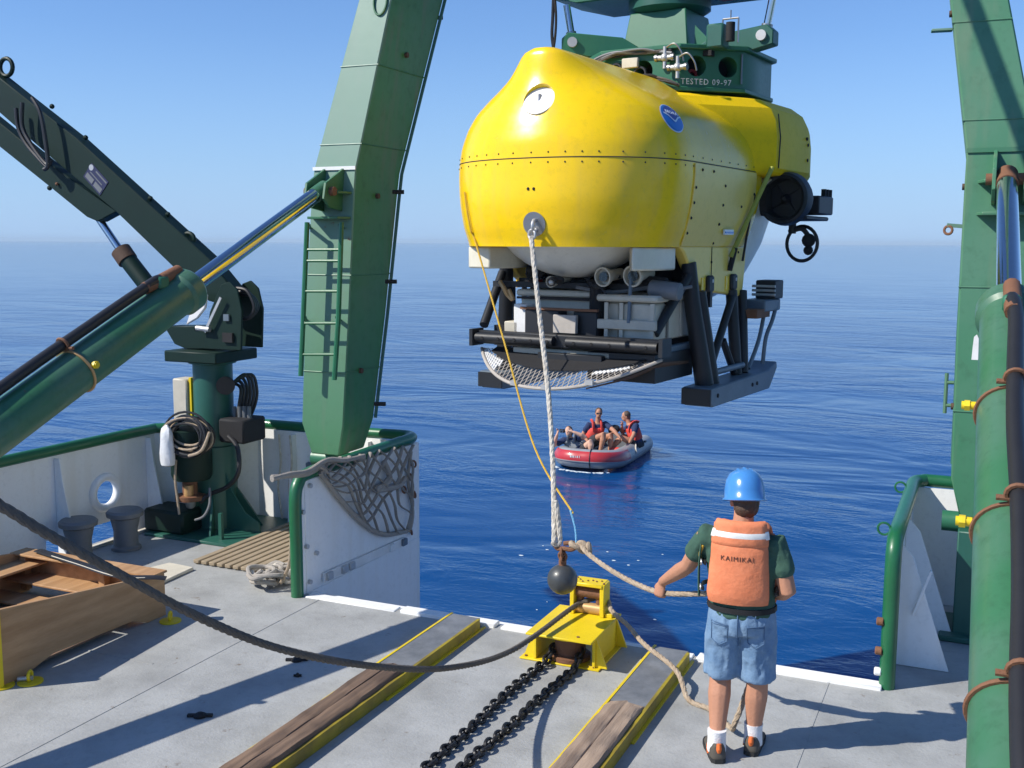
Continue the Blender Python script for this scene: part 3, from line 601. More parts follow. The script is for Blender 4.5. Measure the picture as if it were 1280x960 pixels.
G().lathe([(0.16, 0), (0.16, 0.05), (0.08, 0.06), (0.08, 0.24), (0.11, 0.26)], cy(238, 624, -0.35), seg=16).obj('motor_shaft', M_rust, cr)
G().cyl(cy(236, 622, -0.41), cy(236, 606, -0.41), 0.05, 12).obj('brass_sleeve', M_brass, cr)
G().lathe([(0.03, -0.1), (0.05, -0.08), (0.07, 0)], cy(238, 624, -0.35), seg=12).obj('shaft_end', M_galv, cr)
G().prism([cy(*q, -0.22) for q in ((240, 364), (258, 368), (256, 385), (246, 398), (232, 406), (238, 388))], (0, 0.04, 0)).obj('white_cover', M_paintwhite, cr, bevel=0.01)
G().cyl(cy(262, 412, -0.24), cy(246, 410, -0.24), 0.03, 10).obj('hose_end', M_galv, cr)
G().beam(cy(256, 415, -0.25), cy(276, 372, -0.25), 0.012, 0.03).obj('grab_bar', M_galv, cr)
G().tube(spline([cy(286, 545, -0.2), cy(297, 560, -0.25), cy(298, 590, -0.3), cy(285, 608, -0.3), cy(262, 618, -0.3), cy(250, 628, -0.35)], 6), 0.025, 8).obj('hose', M_black, cr)
G().tube(spline([cy(262, 610, -0.4), cy(262, 630, -0.45), cy(255, 645, -0.5), cy(244, 650, -0.5)], 6), 0.014, 8).obj('hose', M_bollard, cr)
G().box(cy(285, 422, -0.215), (0.13, 0.03, 0.1)).obj('opening', M_dark, cr)
G().box(cy(283, 397, -0.215), (0.07, 0.02, 0.07)).obj('label_plate', M_bluegrey, cr)
G().tube(spline([cy(205, 655, -0.5), cy(215, 650, -0.4), cy(226, 648, -0.3)], 4), 0.02).obj('pipe_stub', M_crane2, cr)
G().prism([V3((KX+0.2, KY-0.1, 0.036)), V3((KX+0.66, KY-0.1, 0.036)), V3((KX+0.64, KY-0.1, 0.14)), V3((KX+0.46, KY-0.1, 0.24)), V3((KX+0.3, KY-0.1, 0.45)), V3((KX+0.2, KY-0.1, 0.7))], (0, 0.02, 0)).obj('gusset', M_crane2, cr)
G().bx(KX+0.42, KX+0.46, KY-0.5, KY-0.46, 0.036, 0.32).obj('post_stub', M_crane2, cr)
G().box((KX-0.3, KY-0.35, 0.16), (0.55, 0.4, 0.25)).obj('motor_foot', M_crane, cr, bevel=0.03)

# cable coil on the winch and a plastic bag hung beside it
cb = thing('cable_coil', 'coil of black cable and tan line draped over the crane winch motor', 'cable', cy(236, 545, -0.4))
for k in range(16):
    c = cy(236+random.uniform(-3, 3), 545+random.uniform(-3, 3), -0.55-0.04*random.random()); rr = 0.2+random.uniform(0, 0.11)
    G().torus(c, rr, 0.013, (random.uniform(-.25, .25), -1, random.uniform(-.1, .35)), 26, 6, stretch=(1, random.uniform(0.55, 0.8))).obj('turn', M_black if k % 5 else M_ropetan, cb)
G().tube(spline([cy(262, 540, -0.6), cy(252, 563, -0.65), cy(236, 570, -0.65)], 6), 0.016).obj('loose_end', M_ropetan, cb)
G().tube(spline([cy(220, 575, -0.6), cy(219, 600, -0.6), cy(222, 625, -0.6), cy(224, 643, -0.6)], 6), 0.013).obj('loose_end', M_ropetan, cb)
pb = G(); cc = cy(209, 566, -0.66)
for k in range(7):
    pass
rings = []
for i, (r, z) in enumerate(((0.02, 0.3), (0.06, 0.26), (0.075, 0.2), (0.07, 0.1), (0.085, 0), (0.09, -0.08), (0.08, -0.13), (0.03, -0.15))):
    rings.append([cc+V3(((r+random.uniform(-.012, .012))*math.cos(a*math.pi/5), (r+random.uniform(-.012, .012))*math.sin(a*math.pi/5)*0.7, z)) for a in range(10)])
pb.loft(rings); tag(pb.obj('plastic_bag', M_bag), 'clear plastic bag hanging at the left of the cable coil on the crane', 'bag')

# ------------------------------------------------------------------ bollards, crate, grating, small deck gear
for (px, py), lb in (((100, 700), 'grey mooring bollard nearer the wooden crate, left of the pair'), ((158, 686), 'grey mooring bollard just below the oval chock, right of the pair')):
    p = onz(px, py); t = thing('bollard', lb, 'bollard', (p.x, p.y, 0), group='bollards at the left bulwark')
    G().lathe([(0.15, 0.002), (0.15, 0.03), (0.125, 0.05), (0.12, 0.2), (0.15, 0.34)], (p.x, p.y, 0), seg=24).obj('barrel', M_bollard, t)
    G().lathe([(0.15, 0.341), (0.185, 0.36), (0.19, 0.4), (0.165, 0.425), (0.05, 0.43)], (p.x, p.y, 0), seg=24).obj('cap', M_bollard, t)

ct = thing('wooden_crate', 'open plywood crate with sloping side boards at the lower left', 'crate', (-7.1, 6.2, 0))
x0, x1, y0, y1 = -8.0, -6.37, 5.28, 7.0
G().prism([(x1, y0, 0.0), (x1, y0+0.17, 0.0), (x1, y0+0.5, 0.09), (x1, y1-0.4, 0.07), (x1, y1-0.22, 0.0), (x1, y1, 0.0), (x1, y1, 0.37), (x1, y0, 0.585)], (-0.03, 0, 0)).obj('side_board', M_plywood, ct, bevel=0.004)
G().prism([(x0, y0, 0.0), (x0, y1, 0.0), (x0, y1, 0.37), (x0, y0, 0.585)], (0.03, 0, 0)).obj('side_board', M_plywood, ct, bevel=0.004)
G().bx(x0+0.031, x1-0.031, y1-0.03, y1-0.001, 0.06, 0.365).obj('end_board', M_plywood, ct, bevel=0.004)
G().bx(x0+0.031, x1-0.031, y0+0.001, y0+0.03, 0.06, 0.58).obj('end_board', M_plywood, ct, bevel=0.004)
G().bx(x0-0.02, x1+0.004, y1-0.16, y1+0.03, 0.372, 0.392).obj('top_board', M_plywood, ct, bevel=0.004)
G().bx(x0+0.031, x1-0.032, y1-0.3, y1-0.031, 0.18, 0.2).obj('ledge', M_plywood, ct, bevel=0.004)
G().bx(x0+0.031, x1-0.032, y1-0.55, y1-0.301, 0.08, 0.1).obj('ledge', M_plywood, ct, bevel=0.004)
G().bx(x0+0.031, x0+0.3, y0+0.4, y1-0.031, 0.3, 0.32).obj('ledge', M_plywood, ct, bevel=0.004)
G().bx(x0+0.032, x1-0.032, y0+0.031, y1-0.56, 0.05, 0.066).obj('floor_board', M_timber, ct)
for xx, yy in ((x1-0.09, y1-0.09), (x1-0.09, y0+0.09), (x0+0.09, y1-0.09), (x1-0.6, y1-0.09)):
    G().box((xx, yy, 0.2), (0.07, 0.07, 0.31)).obj('corner_post', M_plywood, ct, bevel=0.004)
G().bx(x1-0.3, x1-0.16, y0+0.3, y1-0.1, 0.002, 0.045).obj('skid', M_board, ct)
G().bx(x1-0.001, x1+0.025, y0-0.02, y0+0.02, 0.0, 0.58).obj('edge_strip', M_yellowpaint, ct)
st = thing('cargo_strap', 'black strap with white stitching lying over the far board of the wooden crate', 'strap', (-7.2, 6.95, 0.4))
sp = spline([onz(48, 688, 0.41), onz(95, 703, 0.41), onz(150, 720, 0.41), onz(200, 722, 0.4), onz(238, 728, 0.34)], 6)
G().tube(sp[:-5], 0.05, 8, ell=(1, 0.22)).obj('webbing', M_black, st)
G().tube([p+V3((0.005, -0.035, 0.006)) for p in sp[3:-8]], 0.005, 6).obj('stitching', M_board, st)

tag(G().prism([V3((p.x, p.y, 0.003)) for p in (onz(176, 716), onz(200, 732), onz(242, 713), onz(212, 707))], (0, 0, 0.03)).obj('board', M_board, bevel=0.004), 'off-white square board lying flat on deck behind the crate', 'board')
gt = thing('deck_grating', 'brown ribbed deck mat between the crane and the left bulwark wing', 'mat', (-6.7, 9.1, 0))
G().bx(-7.17, -6.1, 8.3, 9.95, 0.003, 0.012).obj('backing', M_grate, gt)
s0 = G().bx(-0.035, 0.035, -0.85, 0.85, 0, 0.035).mesh('slat'); s0.materials.append(M_grate)
for k in range(11): link('slat', s0, gt, 0.006, loc=(-7.12+0.097*k+6.7, 9.12-9.1, 0.012))
def padeye(px, py, lb):
    p = onz(px, py); t = thing('padeye', lb, 'deck ring', (p.x, p.y, 0), group='yellow lashing rings by the crate')
    G().lathe([(0.09, 0.001), (0.09, 0.012), (0.05, 0.016)], (p.x, p.y, 0), seg=20).obj('base', M_yellowpaint, t)
    G().torus((p.x, p.y, 0.05), 0.035, 0.012, (1, 0.5, 0), 14, 6).obj('ring', M_yellowpaint, t)
    return t
padeye(213, 777, 'yellow lashing ring in the shadow at the far end of the crate')
t = padeye(38, 853, 'yellow lashing ring with a shackle beside the near end of the crate'); p = onz(28, 853)
G().cyl((p.x-0.02, p.y-0.02, 0.03), (p.x+0.07, p.y+0.03, 0.035), 0.018, 8).obj('shackle_pin', M_galv, t)
padeye(2, 858, 'yellow lashing ring cut by the left edge of the picture under the crate corner')
for (px, py), lb in (((250, 896), 'black cross-shaped lashing socket in the sunlit deck below the long shadow'), ((371, 826), 'black cross-shaped lashing socket inside the long shadow band'), ((372, 846), 'small black bolt head at the edge of the long shadow band')):
    p = onz(px, py); sc = 1 if 'socket' in lb else 0.35
    t = thing('deck_socket', lb, 'deck socket', (p.x, p.y, 0))
    G().lathe([(0.045*sc, 0.0015), (0.045*sc, 0.015), (0.02*sc, 0.03)], (p.x, p.y, 0), seg=14).obj('hub', M_dark, t)
    d = V3((0.9, 0.42, 0))*0.085*sc
    G().beam(V3((p.x, p.y, 0.011))-d, V3((p.x, p.y, 0.011))+d, 0.03*sc, 0.016).obj('arm', M_dark, t)
# rope heap by the post, and the end running up to the rail
rp = thing('rope_heap', 'heap of pale grey rope on deck against the green rail post', 'rope', (-5.95, 8.05, 0))
for k in range(9):
    c = V3((-5.98+random.uniform(-.14, .1), 8.07+random.uniform(-.15, .2), 0.03+0.025*(k % 5)))
    pts = [c+V3((random.uniform(.06, .15)*math.cos(a), random.uniform(.06, .17)*math.sin(a), random.uniform(0, .09))) for a in [i*1.1+k for i in range(8)]]
    G().tube(spline(pts, 5), 0.021, 8).obj('turn', M_net if k % 3 else M_ropewhite, rp)
G().tube(spline([(-5.9, 8.0, 0.05), (-5.78, 7.97, 0.25), (-5.72, 7.93, 0.5), (-5.67, 7.9, 0.66)], 6), 0.016, 8).obj('loose_end', M_ropetan, rp)

# cargo net over the rail
cn = thing('cargo_net', 'grey webbing cargo net draped over the left bulwark wing', 'net', (XL, 9.2, 1.1))
top = spline([onx(q[0], q[1], XL+0.06) for q in ((392, 582), (420, 572), (450, 568), (485, 560), (516, 556))], 6)
low = spline([onx(q[0], q[1], XL+0.07) for q in ((400, 590), (424, 622), (455, 655), (480, 668), (508, 664))], 6)
NU, NV = 11, 6
grid = []
for i in range(NU):
    row = []
    for j in range(NV):
        u = i/(NU-1)*(len(top)-1); a = top[int(u)]; b = low[int(u)]; v = j/(NV-1)
        p = a.lerp(b, v)+V3((0.035*math.sin(math.pi*v)+0.02*random.random(), 0.05*math.sin(3*v+i*1.7)*(0 < v < 1), -0.06*math.sin(math.pi*v)*math.sin(i*0.9)**2))
        row.append(p)
    grid.append(row)
for i in range(NU):
    if i: 
        G().tube(spline([grid[i-1][0]]+[grid[min(i-1+j, NU-1)][j] for j in range(1, NV)], 4), 0.02, 6, ell=(1, 0.4)).obj('net_cord', M_net, cn)
    G().tube(spline([grid[i][0]]+[grid[max(i-j, 0)][j] for j in range(1, NV)], 4), 0.02, 6, ell=(1, 0.4)).obj('net_cord', M_net, cn)
G().tube(spline(low, 2), 0.026, 8).obj('border_rope', M_net, cn)
for k in range(3):
    pts = [onx(x, y+random.uniform(-3, 3), XL+0.055+0.02*k) for x, y in ((340, 597), (362, 592), (385, 590), (408, 578), (430, 573), (455, 572))]
    G().tube(spline(pts, 6), 0.022, 8).obj('border_rope', M_net, cn)
for q, r in (((505, 612), 0), ((512, 596), 0), ((517, 580), 0), ((518, 618), 0), ((514, 664), 0)):
    p = onx(*q, XL+0.06); G().torus(p, 0.035, 0.011, (1, random.uniform(-.5, .5), 0.3), 12, 6).obj('shackle', M_rust, cn)
G().tube(spline([onx(514, 564, XL+0.06), onx(510, 600, XL+0.06), onx(516, 640, XL+0.06), onx(512, 665, XL+0.06)], 5), 0.018, 6).obj('border_rope', M_net, cn)
G().tube(spline([onx(480, 577, XL+0.07), onx(487, 600, XL+0.09), onx(470, 612, XL+0.1), onx(497, 608, XL+0.1), onx(506, 598, XL+0.08)], 6), 0.03, 8).obj('border_rope', M_net, cn)

# ------------------------------------------------------------------ timber and steel skids let into the deck
def skid(x0, x1, ymid, ynear, lb, tm):
    t = thing('deck_skid', lb, 'skid rail', ((x0+x1)/2, 6.5, 0), group='skid rails on the deck')
    H = 0.09
    G().bx(x0+0.02, x1-0.025, ymid, 7.84, 0.002, H-0.004).obj('steel_plate', M_plate, t)
    G().bx(x0, x0+0.019, 2.2, 7.86, 0.001, H).obj('edge_strip', M_yellowpaint, t)
    G().bx(x1-0.024, x1, 2.2, 7.8, 0.001, H+0.002).obj('channel_side', M_grimyshade, t)
    G().bx(x1+0.001, x1+0.022, ymid-0.4, 7.86, 0.001, 0.012).obj('channel_flange', M_yellowpaint, t)
    G().bx(x0+0.021, x1-0.026, 7.842, 7.855, 0.001, H-0.01).obj('end_cap', M_grimyshade, t)
    w = (x1-x0-0.046)
    g = G(); R = []
    for k in range(40):                                # one worn baulk, its arrises chewed and its end split
        y = 2.3+(ymid-0.02-2.3)*k/39; j_ = lambda a_: random.uniform(-a_, a_)
        e = 0.03 if k == 39 else 0.0
        R.append([V3((x0+0.022, y+j_(.004), 0.003)), V3((x1-0.026, y, 0.003)), V3((x1-0.027+j_(.003), y, H+0.012+j_(.005)-e)), V3((x1-0.04+j_(.006), y, H+0.03+j_(.004)-e)), V3((x0+w*.62, y+j_(.01), H+0.031+j_(.003)-e*.3)), V3((x0+w*.6, y, H+0.022+j_(.006))), V3((x0+w*.57, y, H+0.032+j_(.003)-e*.3)), V3((x0+0.036+j_(.006), y, H+0.031+j_(.004)-e)), V3((x0+0.023+j_(.003), y, H+0.014+j_(.005)-e))])
    g.loft(R); g.obj('timber', tm, t, angle=50)
    return t
skid(-4.05, -3.75, 6.66, 2.2, 'left skid rail with dark weathered timber and a long yellow side', M_timber)
skid(-2.27, -1.97, 6.74, 2.2, 'right skid rail with pale split timber beside the man in the vest', M_timber2)

# ------------------------------------------------------------------ yellow fairlead and its chains
fl = thing('fairlead', 'yellow steel fairlead table with a rusty roller head at the deck edge', 'fairlead', (-2.87, 7.65, 0))
G().bx(-3.2, -2.55, 7.36, 7.97, 0.002, 0.016).obj('base_plate', M_yellowpaint, fl, bevel=0.003)
G().bx(-3.1, -2.57, 7.24, 7.95, 0.25, 0.268).obj('top_plate', M_yellowpaint, fl, bevel=0.004)
for xa, s in ((-3.08, -1), (-2.6, 1)):
    G().bx(xa-0.012, xa+0.012, 7.38, 7.92, 0.017, 0.249).obj('side_plate', M_yellowpaint, fl, bevel=0.003)
    for yy in (7.4, 7.88):
        G().prism([(xa+s*0.013, yy, 0.017), (xa+s*0.1, yy, 0.017), (xa+s*0.013, yy, 0.24)], (0, 0.018, 0)).obj('gusset', M_yellowpaint, fl)
G().lathe([(0.16, 0.02), (0.16, 0.05), (0.12, 0.06), (0.12, 0.2), (0.19, 0.215), (0.19, 0.235)], (-2.84, 7.52, 0), seg=28).obj('drum', M_rust, fl)
G().torus((-2.84, 7.52, 0.222), 0.185, 0.014, (0, 0, 1), 28, 6).obj('drum_rim', M_yellowpaint, fl)
for xa in (-2.93, -2.68):
    G().bx(xa-0.018, xa+0.018, 7.78, 7.93, 0.269, 0.53).obj('head_plate', M_yellowpaint, fl, bevel=0.005)
G().bx(-2.935, -2.675, 7.77, 7.94, 0.505, 0.535).obj('head_cap', M_yellowpaint, fl, bevel=0.006)
for zz in (0.44, 0.31): G().cyl((-2.91, 7.85, zz), (-2.70, 7.85, zz), 0.045, 18).obj('roller', M_rust if zz > 0.4 else M_brass, fl)
for xa in (-2.885, -2.725): G().cyl((xa, 7.86, 0.27), (xa, 7.86, 0.5), 0.03, 14).obj('roller', M_rust, fl)
for k in range(8): G().sph((-2.92+0.035*k, 7.8+0.1*random.random(), 0.537), 0.009, seg=6).obj('bolt', M_rust, fl)
G().bx(-2.66, -2.6, 7.8, 7.9, 0.269, 0.3).obj('cleat', M_yellowpaint, fl, bevel=0.004)
for q in ((-3.16, 7.4), (-2.6, 7.39), (-2.6, 7.9), (-3.0, 7.3), (-2.7, 7.31)):
    G().cyl((*q, 0.016 if q[1] > 7.35 else 0.268), (*q, 0.028 if q[1] > 7.35 else 0.274), 0.012, 8).obj('bolt', M_rust, fl)
lk = G().torus((0, 0, 0), 0.028, 0.0125, (0, 0, 1), 14, 7, stretch=(1.6, 1.0), up=(1, 0, 0)).mesh('link'); lk.materials.append(M_chain)
def chain(pts, lb):
    path = spline(pts, 24); t = thing('chain', lb, 'chain', (path[0].x, path[0].y, 0), group='chains leading to the fairlead')
    acc = 0.0; k = 0; last = path[0]; o = V3((path[0].x, path[0].y, 0))
    for i in range(1, len(path)):
        d = path[i]-path[i-1]; acc += d.length
        while acc >= 0.062:
            acc -= 0.062; p = path[i]-d.normalized()*acc; dn = d.normalized()
            roll = math.radians(35+random.uniform(-22, 22) if k % 2 else 125+random.uniform(-22, 22))
            a, b = frame_of(dn); n = a*math.cos(roll)+b*math.sin(roll); y = dn; x = y.cross(n)
            M = Matrix(((x.x, y.x, n.x), (x.y, y.y, n.y), (x.z, y.z, n.z)))
            w = V3((0.006*math.sin(k*0.37)+random.uniform(-.003, .003), 0, 0))
            link('link', lk, t, loc=p-o+w, rot=M.to_euler()); k += 1
chain([(-2.93, 7.56, 0.12), (-2.95, 7.44, 0.1), (-2.965, 7.3, 0.04), (-2.98, 7.05, 0.033), (-2.99, 6.4, 0.033), (-2.985, 5.7, 0.033), (-3.0, 5.25, 0.033)], 'left of the two black chains running to the yellow fairlead')
chain([(-2.74, 7.5, 0.12), (-2.725, 7.42, 0.09), (-2.72, 7.3, 0.04), (-2.73, 7.05, 0.033), (-2.755, 6.4, 0.033), (-2.785, 5.7, 0.033), (-2.8, 5.25, 0.033)], 'right of the two black chains running to the yellow fairlead')

# ------------------------------------------------------------------ ropes and the ball
def rope(name, pts, r, m, lb, cat='rope', n=10, group=None):
    o = G().strands(spline(pts, n), r).obj(name, m); return tag(o, lb, cat, group)
rope('tugger_rope', [(-3.6, -5.0, 3.6), (-3.5, -2.5, 3.35), (-3.42, -0.5, 3.05), onx(-160, 545, -3.32), onx(0, 632, -3.26), onx(60, 668, -3.2), onx(150, 718, -3.15), onx(250, 772, -3.1), onx(350, 811, -3.06), onx(460, 832, -3.03), onx(560, 835, -3.01), onx(640, 813, -2.98), (-2.9, 7.72, 0.34), (-2.82, 7.86, 0.37), (-2.76, 8.0, 0.36)], 0.021, M_ropedark, 'thick dark rope sagging across the deck from the left to the fairlead')
BALL = ony(703, 724, 7.4)
SUBS = 0.85; SUBROT = math.radians(-8.0); SUBLOC = V3((-4.015*0.85-0.075, 10.37*0.85-0.033, 0.48))
SUBM = Matrix.Translation(SUBLOC) @ Matrix.Rotation(SUBROT, 4, 'Z') @ Matrix.Scale(SUBS, 4)
def sub2w(x, y, z): return SUBM @ V3((x, y, z))
bl = thing('float_ball', 'black ball hanging on a hook below the white lift rope', 'ball', BALL)
G().sph(BALL, 0.116, seg=28).obj('ball', M_ball, bl)
G().cyl(BALL+V3((0, 0, 0.1)), BALL+V3((0, 0, 0.15)), 0.03, 12).obj('swivel', M_rust, bl)
for k in range(3): G().torus(BALL+V3((0.0, 0, 0.15+0.03*k)), 0.03, 0.011, ((1, 0, 0.2), (0, 1, 0.1))[k % 2], 14, 6, stretch=(1, 1.1)).obj('shackle_link', M_rust, bl)
hk = BALL+V3((0.01, 0, 0.24))
G().tube(spline([hk+V3((-0.09, 0, 0.04)), hk+V3((-0.06, 0.02, -0.01)), hk, hk+V3((0.06, 0, 0.0)), hk+V3((0.1, 0, 0.03)), hk+V3((0.06, 0, 0.05)), hk+V3((0.0, 0, 0.04))], 5), 0.018, 8).obj('hook', M_rust, bl)
rope('lanyard', [hk+V3((0.05, 0, 0.3)), hk+V3((0.09, 0, 0.16)), hk+V3((0.1, 0, 0.02))], 0.009, M_ropeblue, 'short light blue lanyard tied just above the hook', n=6)
from mathutils.bvhtree import BVHTree
# ------------------------------------------------------------------ the submersible (own frame: x to its port side, y aft, z up)
sb = thing('submersible', 'yellow research submersible hanging nose first from the docking head', 'submersible', SUBLOC, SUBROT, scale=SUBS)
#      z     half   nose y  centre y  tail y  tail len  squareness
SL = [(3.16, 1.13, -0.64, 0.46, 2.25, 0.85, 0.92), (3.35, 1.19, -0.69, 0.48, 2.25, 1.05, 0.92), (3.6, 1.24, -0.72, 0.5, 2.25, 1.25, 0.92), (3.9, 1.265, -0.70, 0.5, 2.25, 1.4, 0.92),
      (4.15, 1.245, -0.67, 0.5, 2.25, 1.45, 0.93), (4.35, 1.18, -0.61, 0.48, 2.25, 1.45, 0.95), (4.5, 1.075, -0.555, 0.45, 2.25, 1.4, 0.97), (4.62, 0.94, -0.505, 0.42, 2.25, 1.35, 1.0), (4.72, 0.77, -0.465, 0.36, 2.25, 1.3, 1.0),
      (4.82, 0.58, -0.435, 0.25, 2.25, 1.25, 0.95), (4.92, 0.42, -0.415, 0.1, 2.25, 1.2, 0.85), (5.0, 0.29, -0.4, -0.1, 2.25, 1.2, 0.75), (5.055, 0.2, -0.385, -0.2, 2.25, 1.2, 0.7), (5.075, 0.13, -0.36, -0.2, 2.25, 1.2, 0.7)]
def ring_at(prm, n1=48, n2=14, off=0.0):
    z, w, yn, yc_, yt, tl, p = prm; w += off; yn -= off; R = []
    sg = lambda v, e: math.copysign(abs(v)**e, v)
    for i in range(n1+1):
        a = -math.pi/2+math.pi*i/n1
        R.append(V3((w*sg(math.sin(a), p), yc_-(yc_-yn)*sg(math.cos(a), p), z)))
    for i in range(1, n2): R.append(V3((w, yc_+(yt-yc_)*i/n2, z)))
    for i in range(n2+1):
        a = math.pi*i/n2; R.append(V3((w*sg(math.cos(a), 0.9), yt+tl*math.sin(a), z)))
    for i in range(1, n2): R.append(V3((-w, yt-(yt-yc_)*i/n2, z)))
    return R
def prm_at(z):
    for i in range(len(SL)-1):
        if SL[i][0] <= z <= SL[i+1][0]:
            t = (z-SL[i][0])/(SL[i+1][0]-SL[i][0]); q = [SL[max(i-1, 0)], SL[i], SL[i+1], SL[min(i+2, len(SL)-1)]]
            out = []
            for c in range(7):
                p0, p1, p2, p3 = [k[c] for k in q]
                out.append(0.5*((2*p1)+(p2-p0)*t+(2*p0-5*p1+4*p2-p3)*t*t+(3*p1-p0-3*p2+p3)*t**3))
            out[0] = z; return out
levels = [SL[0][0]+(SL[-1][0]-SL[0][0])*i/52 for i in range(53)]
fg = G().loft([ring_at(prm_at(z)) for z in levels])
fm = fg.mesh('hull_fairing', angle=50); fm.materials.append(M_yellow)
bvh = BVHTree.FromPolygons([v.co[:] for v in fm.vertices], [p.vertices[:] for p in fm.polygons])
SI = SUBM.inverted()
def cast(px, py):
    o = SI @ EYEP; d = (SI.to_3x3() @ ray(px, py)).normalized(); h = bvh.ray_cast(o, d); return h[0], h[1]
def boolean_cut(me, cutters):
    o = bpy.data.objects.new('t', me); COL.objects.link(o); ks = []
    for g in cutters:
        k = bpy.data.objects.new('k', g.mesh('k')); COL.objects.link(k); ks.append(k)
        m = o.modifiers.new('b', 'BOOLEAN'); m.object = k; m.operation = 'DIFFERENCE'; m.solver = 'EXACT'
    dg = bpy.context.evaluated_depsgraph_get(); dg.update()
    out = bpy.data.meshes.new_from_object(o.evaluated_get(dg))
    for k in ks+[o]: bpy.data.objects.remove(k)
    out.set_sharp_from_angle(angle=math.radians(45)); return out
PP, PN = cast(673, 124); EP, EN = cast(668, 280)
PN = (PN+V3((0, 0, 0.25))).normalized()
fm2 = boolean_cut(fm, [G().cyl(PP-PN*0.14, PP+PN*0.3, 0.165, 32), G().cyl(EP-EN*0.08, EP+EN*0.2, 0.115, 32)])
if len(fm2.materials) == 0: fm2.materials.append(M_yellow)
hull = link('hull_fairing', fm2, sb)
G().lathe([(0.164, 0.03), (0.162, -0.02), (0.12, -0.07), (0.01, -0.085)], PP-PN*0.05, PN, 28).obj('lamp_recess', M_paintwhite, sb, world=False)
G().beam(PP-PN*.12+V3((.03, 0, 0)), PP-PN*.02+V3((.035, 0, -.03)), .07, .09).beam(PP-PN*.1+V3((-.02, 0, .05)), PP-PN*.03+V3((-.0, 0, .03)), .03, .1).obj('lamp_bracket', M_steel, sb, world=False, bevel=.008)
G().sph(PP+V3((0.13, -0.02, -0.2)), 0.02, seg=8).obj('screw', M_galv, sb, world=False)
G().lathe([(0.01, -0.075), (0.1, -0.07), (0.113, -0.01), (0.118, 0.006), (0.105, 0.006)], EP, EN, 28).obj('towing_eye', M_steel, sb, world=False)
G().torus(EP+V3((0.02, -0.03, -0.02)), 0.055, 0.018, (1, 0.2, 0), 18, 8).obj('shackle', M_galv, sb, world=False)
G().torus(EP+V3((0.01, -0.06, -0.1)), 0.045, 0.014, (0.3, 1, 0), 18, 8).obj('shackle', M_galv, sb, world=False)
seam_ring = ring_at(prm_at(4.0))
nseam = 49+13+8
G().tube(seam_ring[:nseam], 0.0055, 6).obj('seam', M_ink, sb, world=False)
rv = G()
pth = []; acc = 0
for i in range(1, nseam-3):
    acc += (seam_ring[i]-seam_ring[i-1]).length
    if acc > 0.155:
        acc = 0
        for z in (3.955, 4.05):
            q = ring_at(prm_at(z))[i]; rv.sph(q, 0.009, seg=6)
for q in ((660, 236), (667, 236)): rv.sph(cast(*q)[0], 0.016, seg=6)
rv.obj('rivets', M_dark, sb, world=False, kind='stuff')
# side panels of the flanks (paler, slightly proud) and skirts
for s in (1, -1):
    g = G(); R0, R1 = [], []
    zs = [3.17, 3.3, 3.45, 3.6, 3.75, 3.9, 3.985]
    for off in (0.002, 0.014):
        rows = [[V3((s*(prm_at(z)[1]+off), y, z)) for y in (0.52, 1.0, 1.6, 2.3)] for z in zs]
        R0.append(rows)
    A, B = R0
    rings = []
    for i in range(len(zs)): rings.append(A[i]+B[i][::-1])
    g.loft(rings); g.obj('flank_panel', M_pale, sb, world=False)
    prof = [(0.5, 3.168), (0.62, 3.1), (0.75, 2.97), (0.92, 2.83), (1.15, 2.72), (1.4, 2.675), (2.25, 2.6), (2.35, 2.66), (2.4, 2.9), (2.42, 3.168)]
    G().prism([V3((s*1.02, y, z)) for y, z in prof], (s*0.12, 0, 0)).obj('skirt', M_pale, sb, world=False, bevel=0.02, seg=2)
    g = G()
    for y, z in ((0.56, 3.3), (0.56, 3.45), (0.56, 3.6), (0.56, 3.75), (1.35, 2.8), (1.35, 3.0), (1.35, 3.2), (1.35, 3.4), (1.35, 3.6), (1.35, 3.8), (1.9, 3.6), (2.15, 3.1), (2.25, 3.75), (2.2, 3.55), (0.7, 3.93), (1.0, 3.93)):
        w = 1.14 if z < 3.16 else prm_at(z)[1]+0.014
        g.sph((s*w, y, z), 0.016, seg=6)
    g.obj('rivets', M_dark, sb, world=False, kind='stuff')
    G().bx(s*1.142, s*1.148, 1.347, 1.353, 2.7, 3.16).obj('panel_joint', M_ink, sb, world=False)
    # rear saddle fairing: a box with slanted front, over the flank
G_ = G()
pl = [(0.0, 1.1), (0.4, 1.22), (1.43, 2.5), (1.47, 3.6), (1.25, 4.4), (0.6, 4.75), (-0.6, 4.75), (-1.25, 4.4), (-1.47, 3.6), (-1.43, 2.5), (-0.4, 1.22)]
def sad(k, z, dz=0.0):
    return [V3((x*k, 2.5+(y-2.5)*(0.55+0.45*k), z+dz*(abs(x) > 0.9))) for x, y in pl]
G_.loft([sad(0.97, 3.9, 0.08), sad(1.0, 3.97, 0.08), sad(1.0, 4.4), sad(0.985, 4.58), sad(0.94, 4.72), sad(0.85, 4.82), sad(0.66, 4.87), sad(0.2, 4.885)])
G_.obj('saddle_fairing', M_saddle, sb, world=False, angle=22, bevel=0.03, seg=3)
sdl = sb
G().tube([V3((1.44, 2.56, 4.05)), V3((1.445, 2.58, 4.4)), V3((1.41, 2.58, 4.66))], 0.007, 6).obj('panel_joint', M_ink, sb, world=False)
for y, z in ((3.5, 4.45), (3.54, 4.38), (3.54, 4.2)): G().cyl((1.44, y, z), (1.478, y, z), 0.02, 8).obj('rivet', M_dark, sb, world=False)
G().tube(spline([V3((0.25, 0.62, 4.83)), V3((0.6, 0.9, 4.72)), V3((0.9, 1.15, 4.55)), V3((1.12, 1.3, 4.3))], 6), 0.012, 6).obj('trim_strip', M_yellow, sb, world=False)
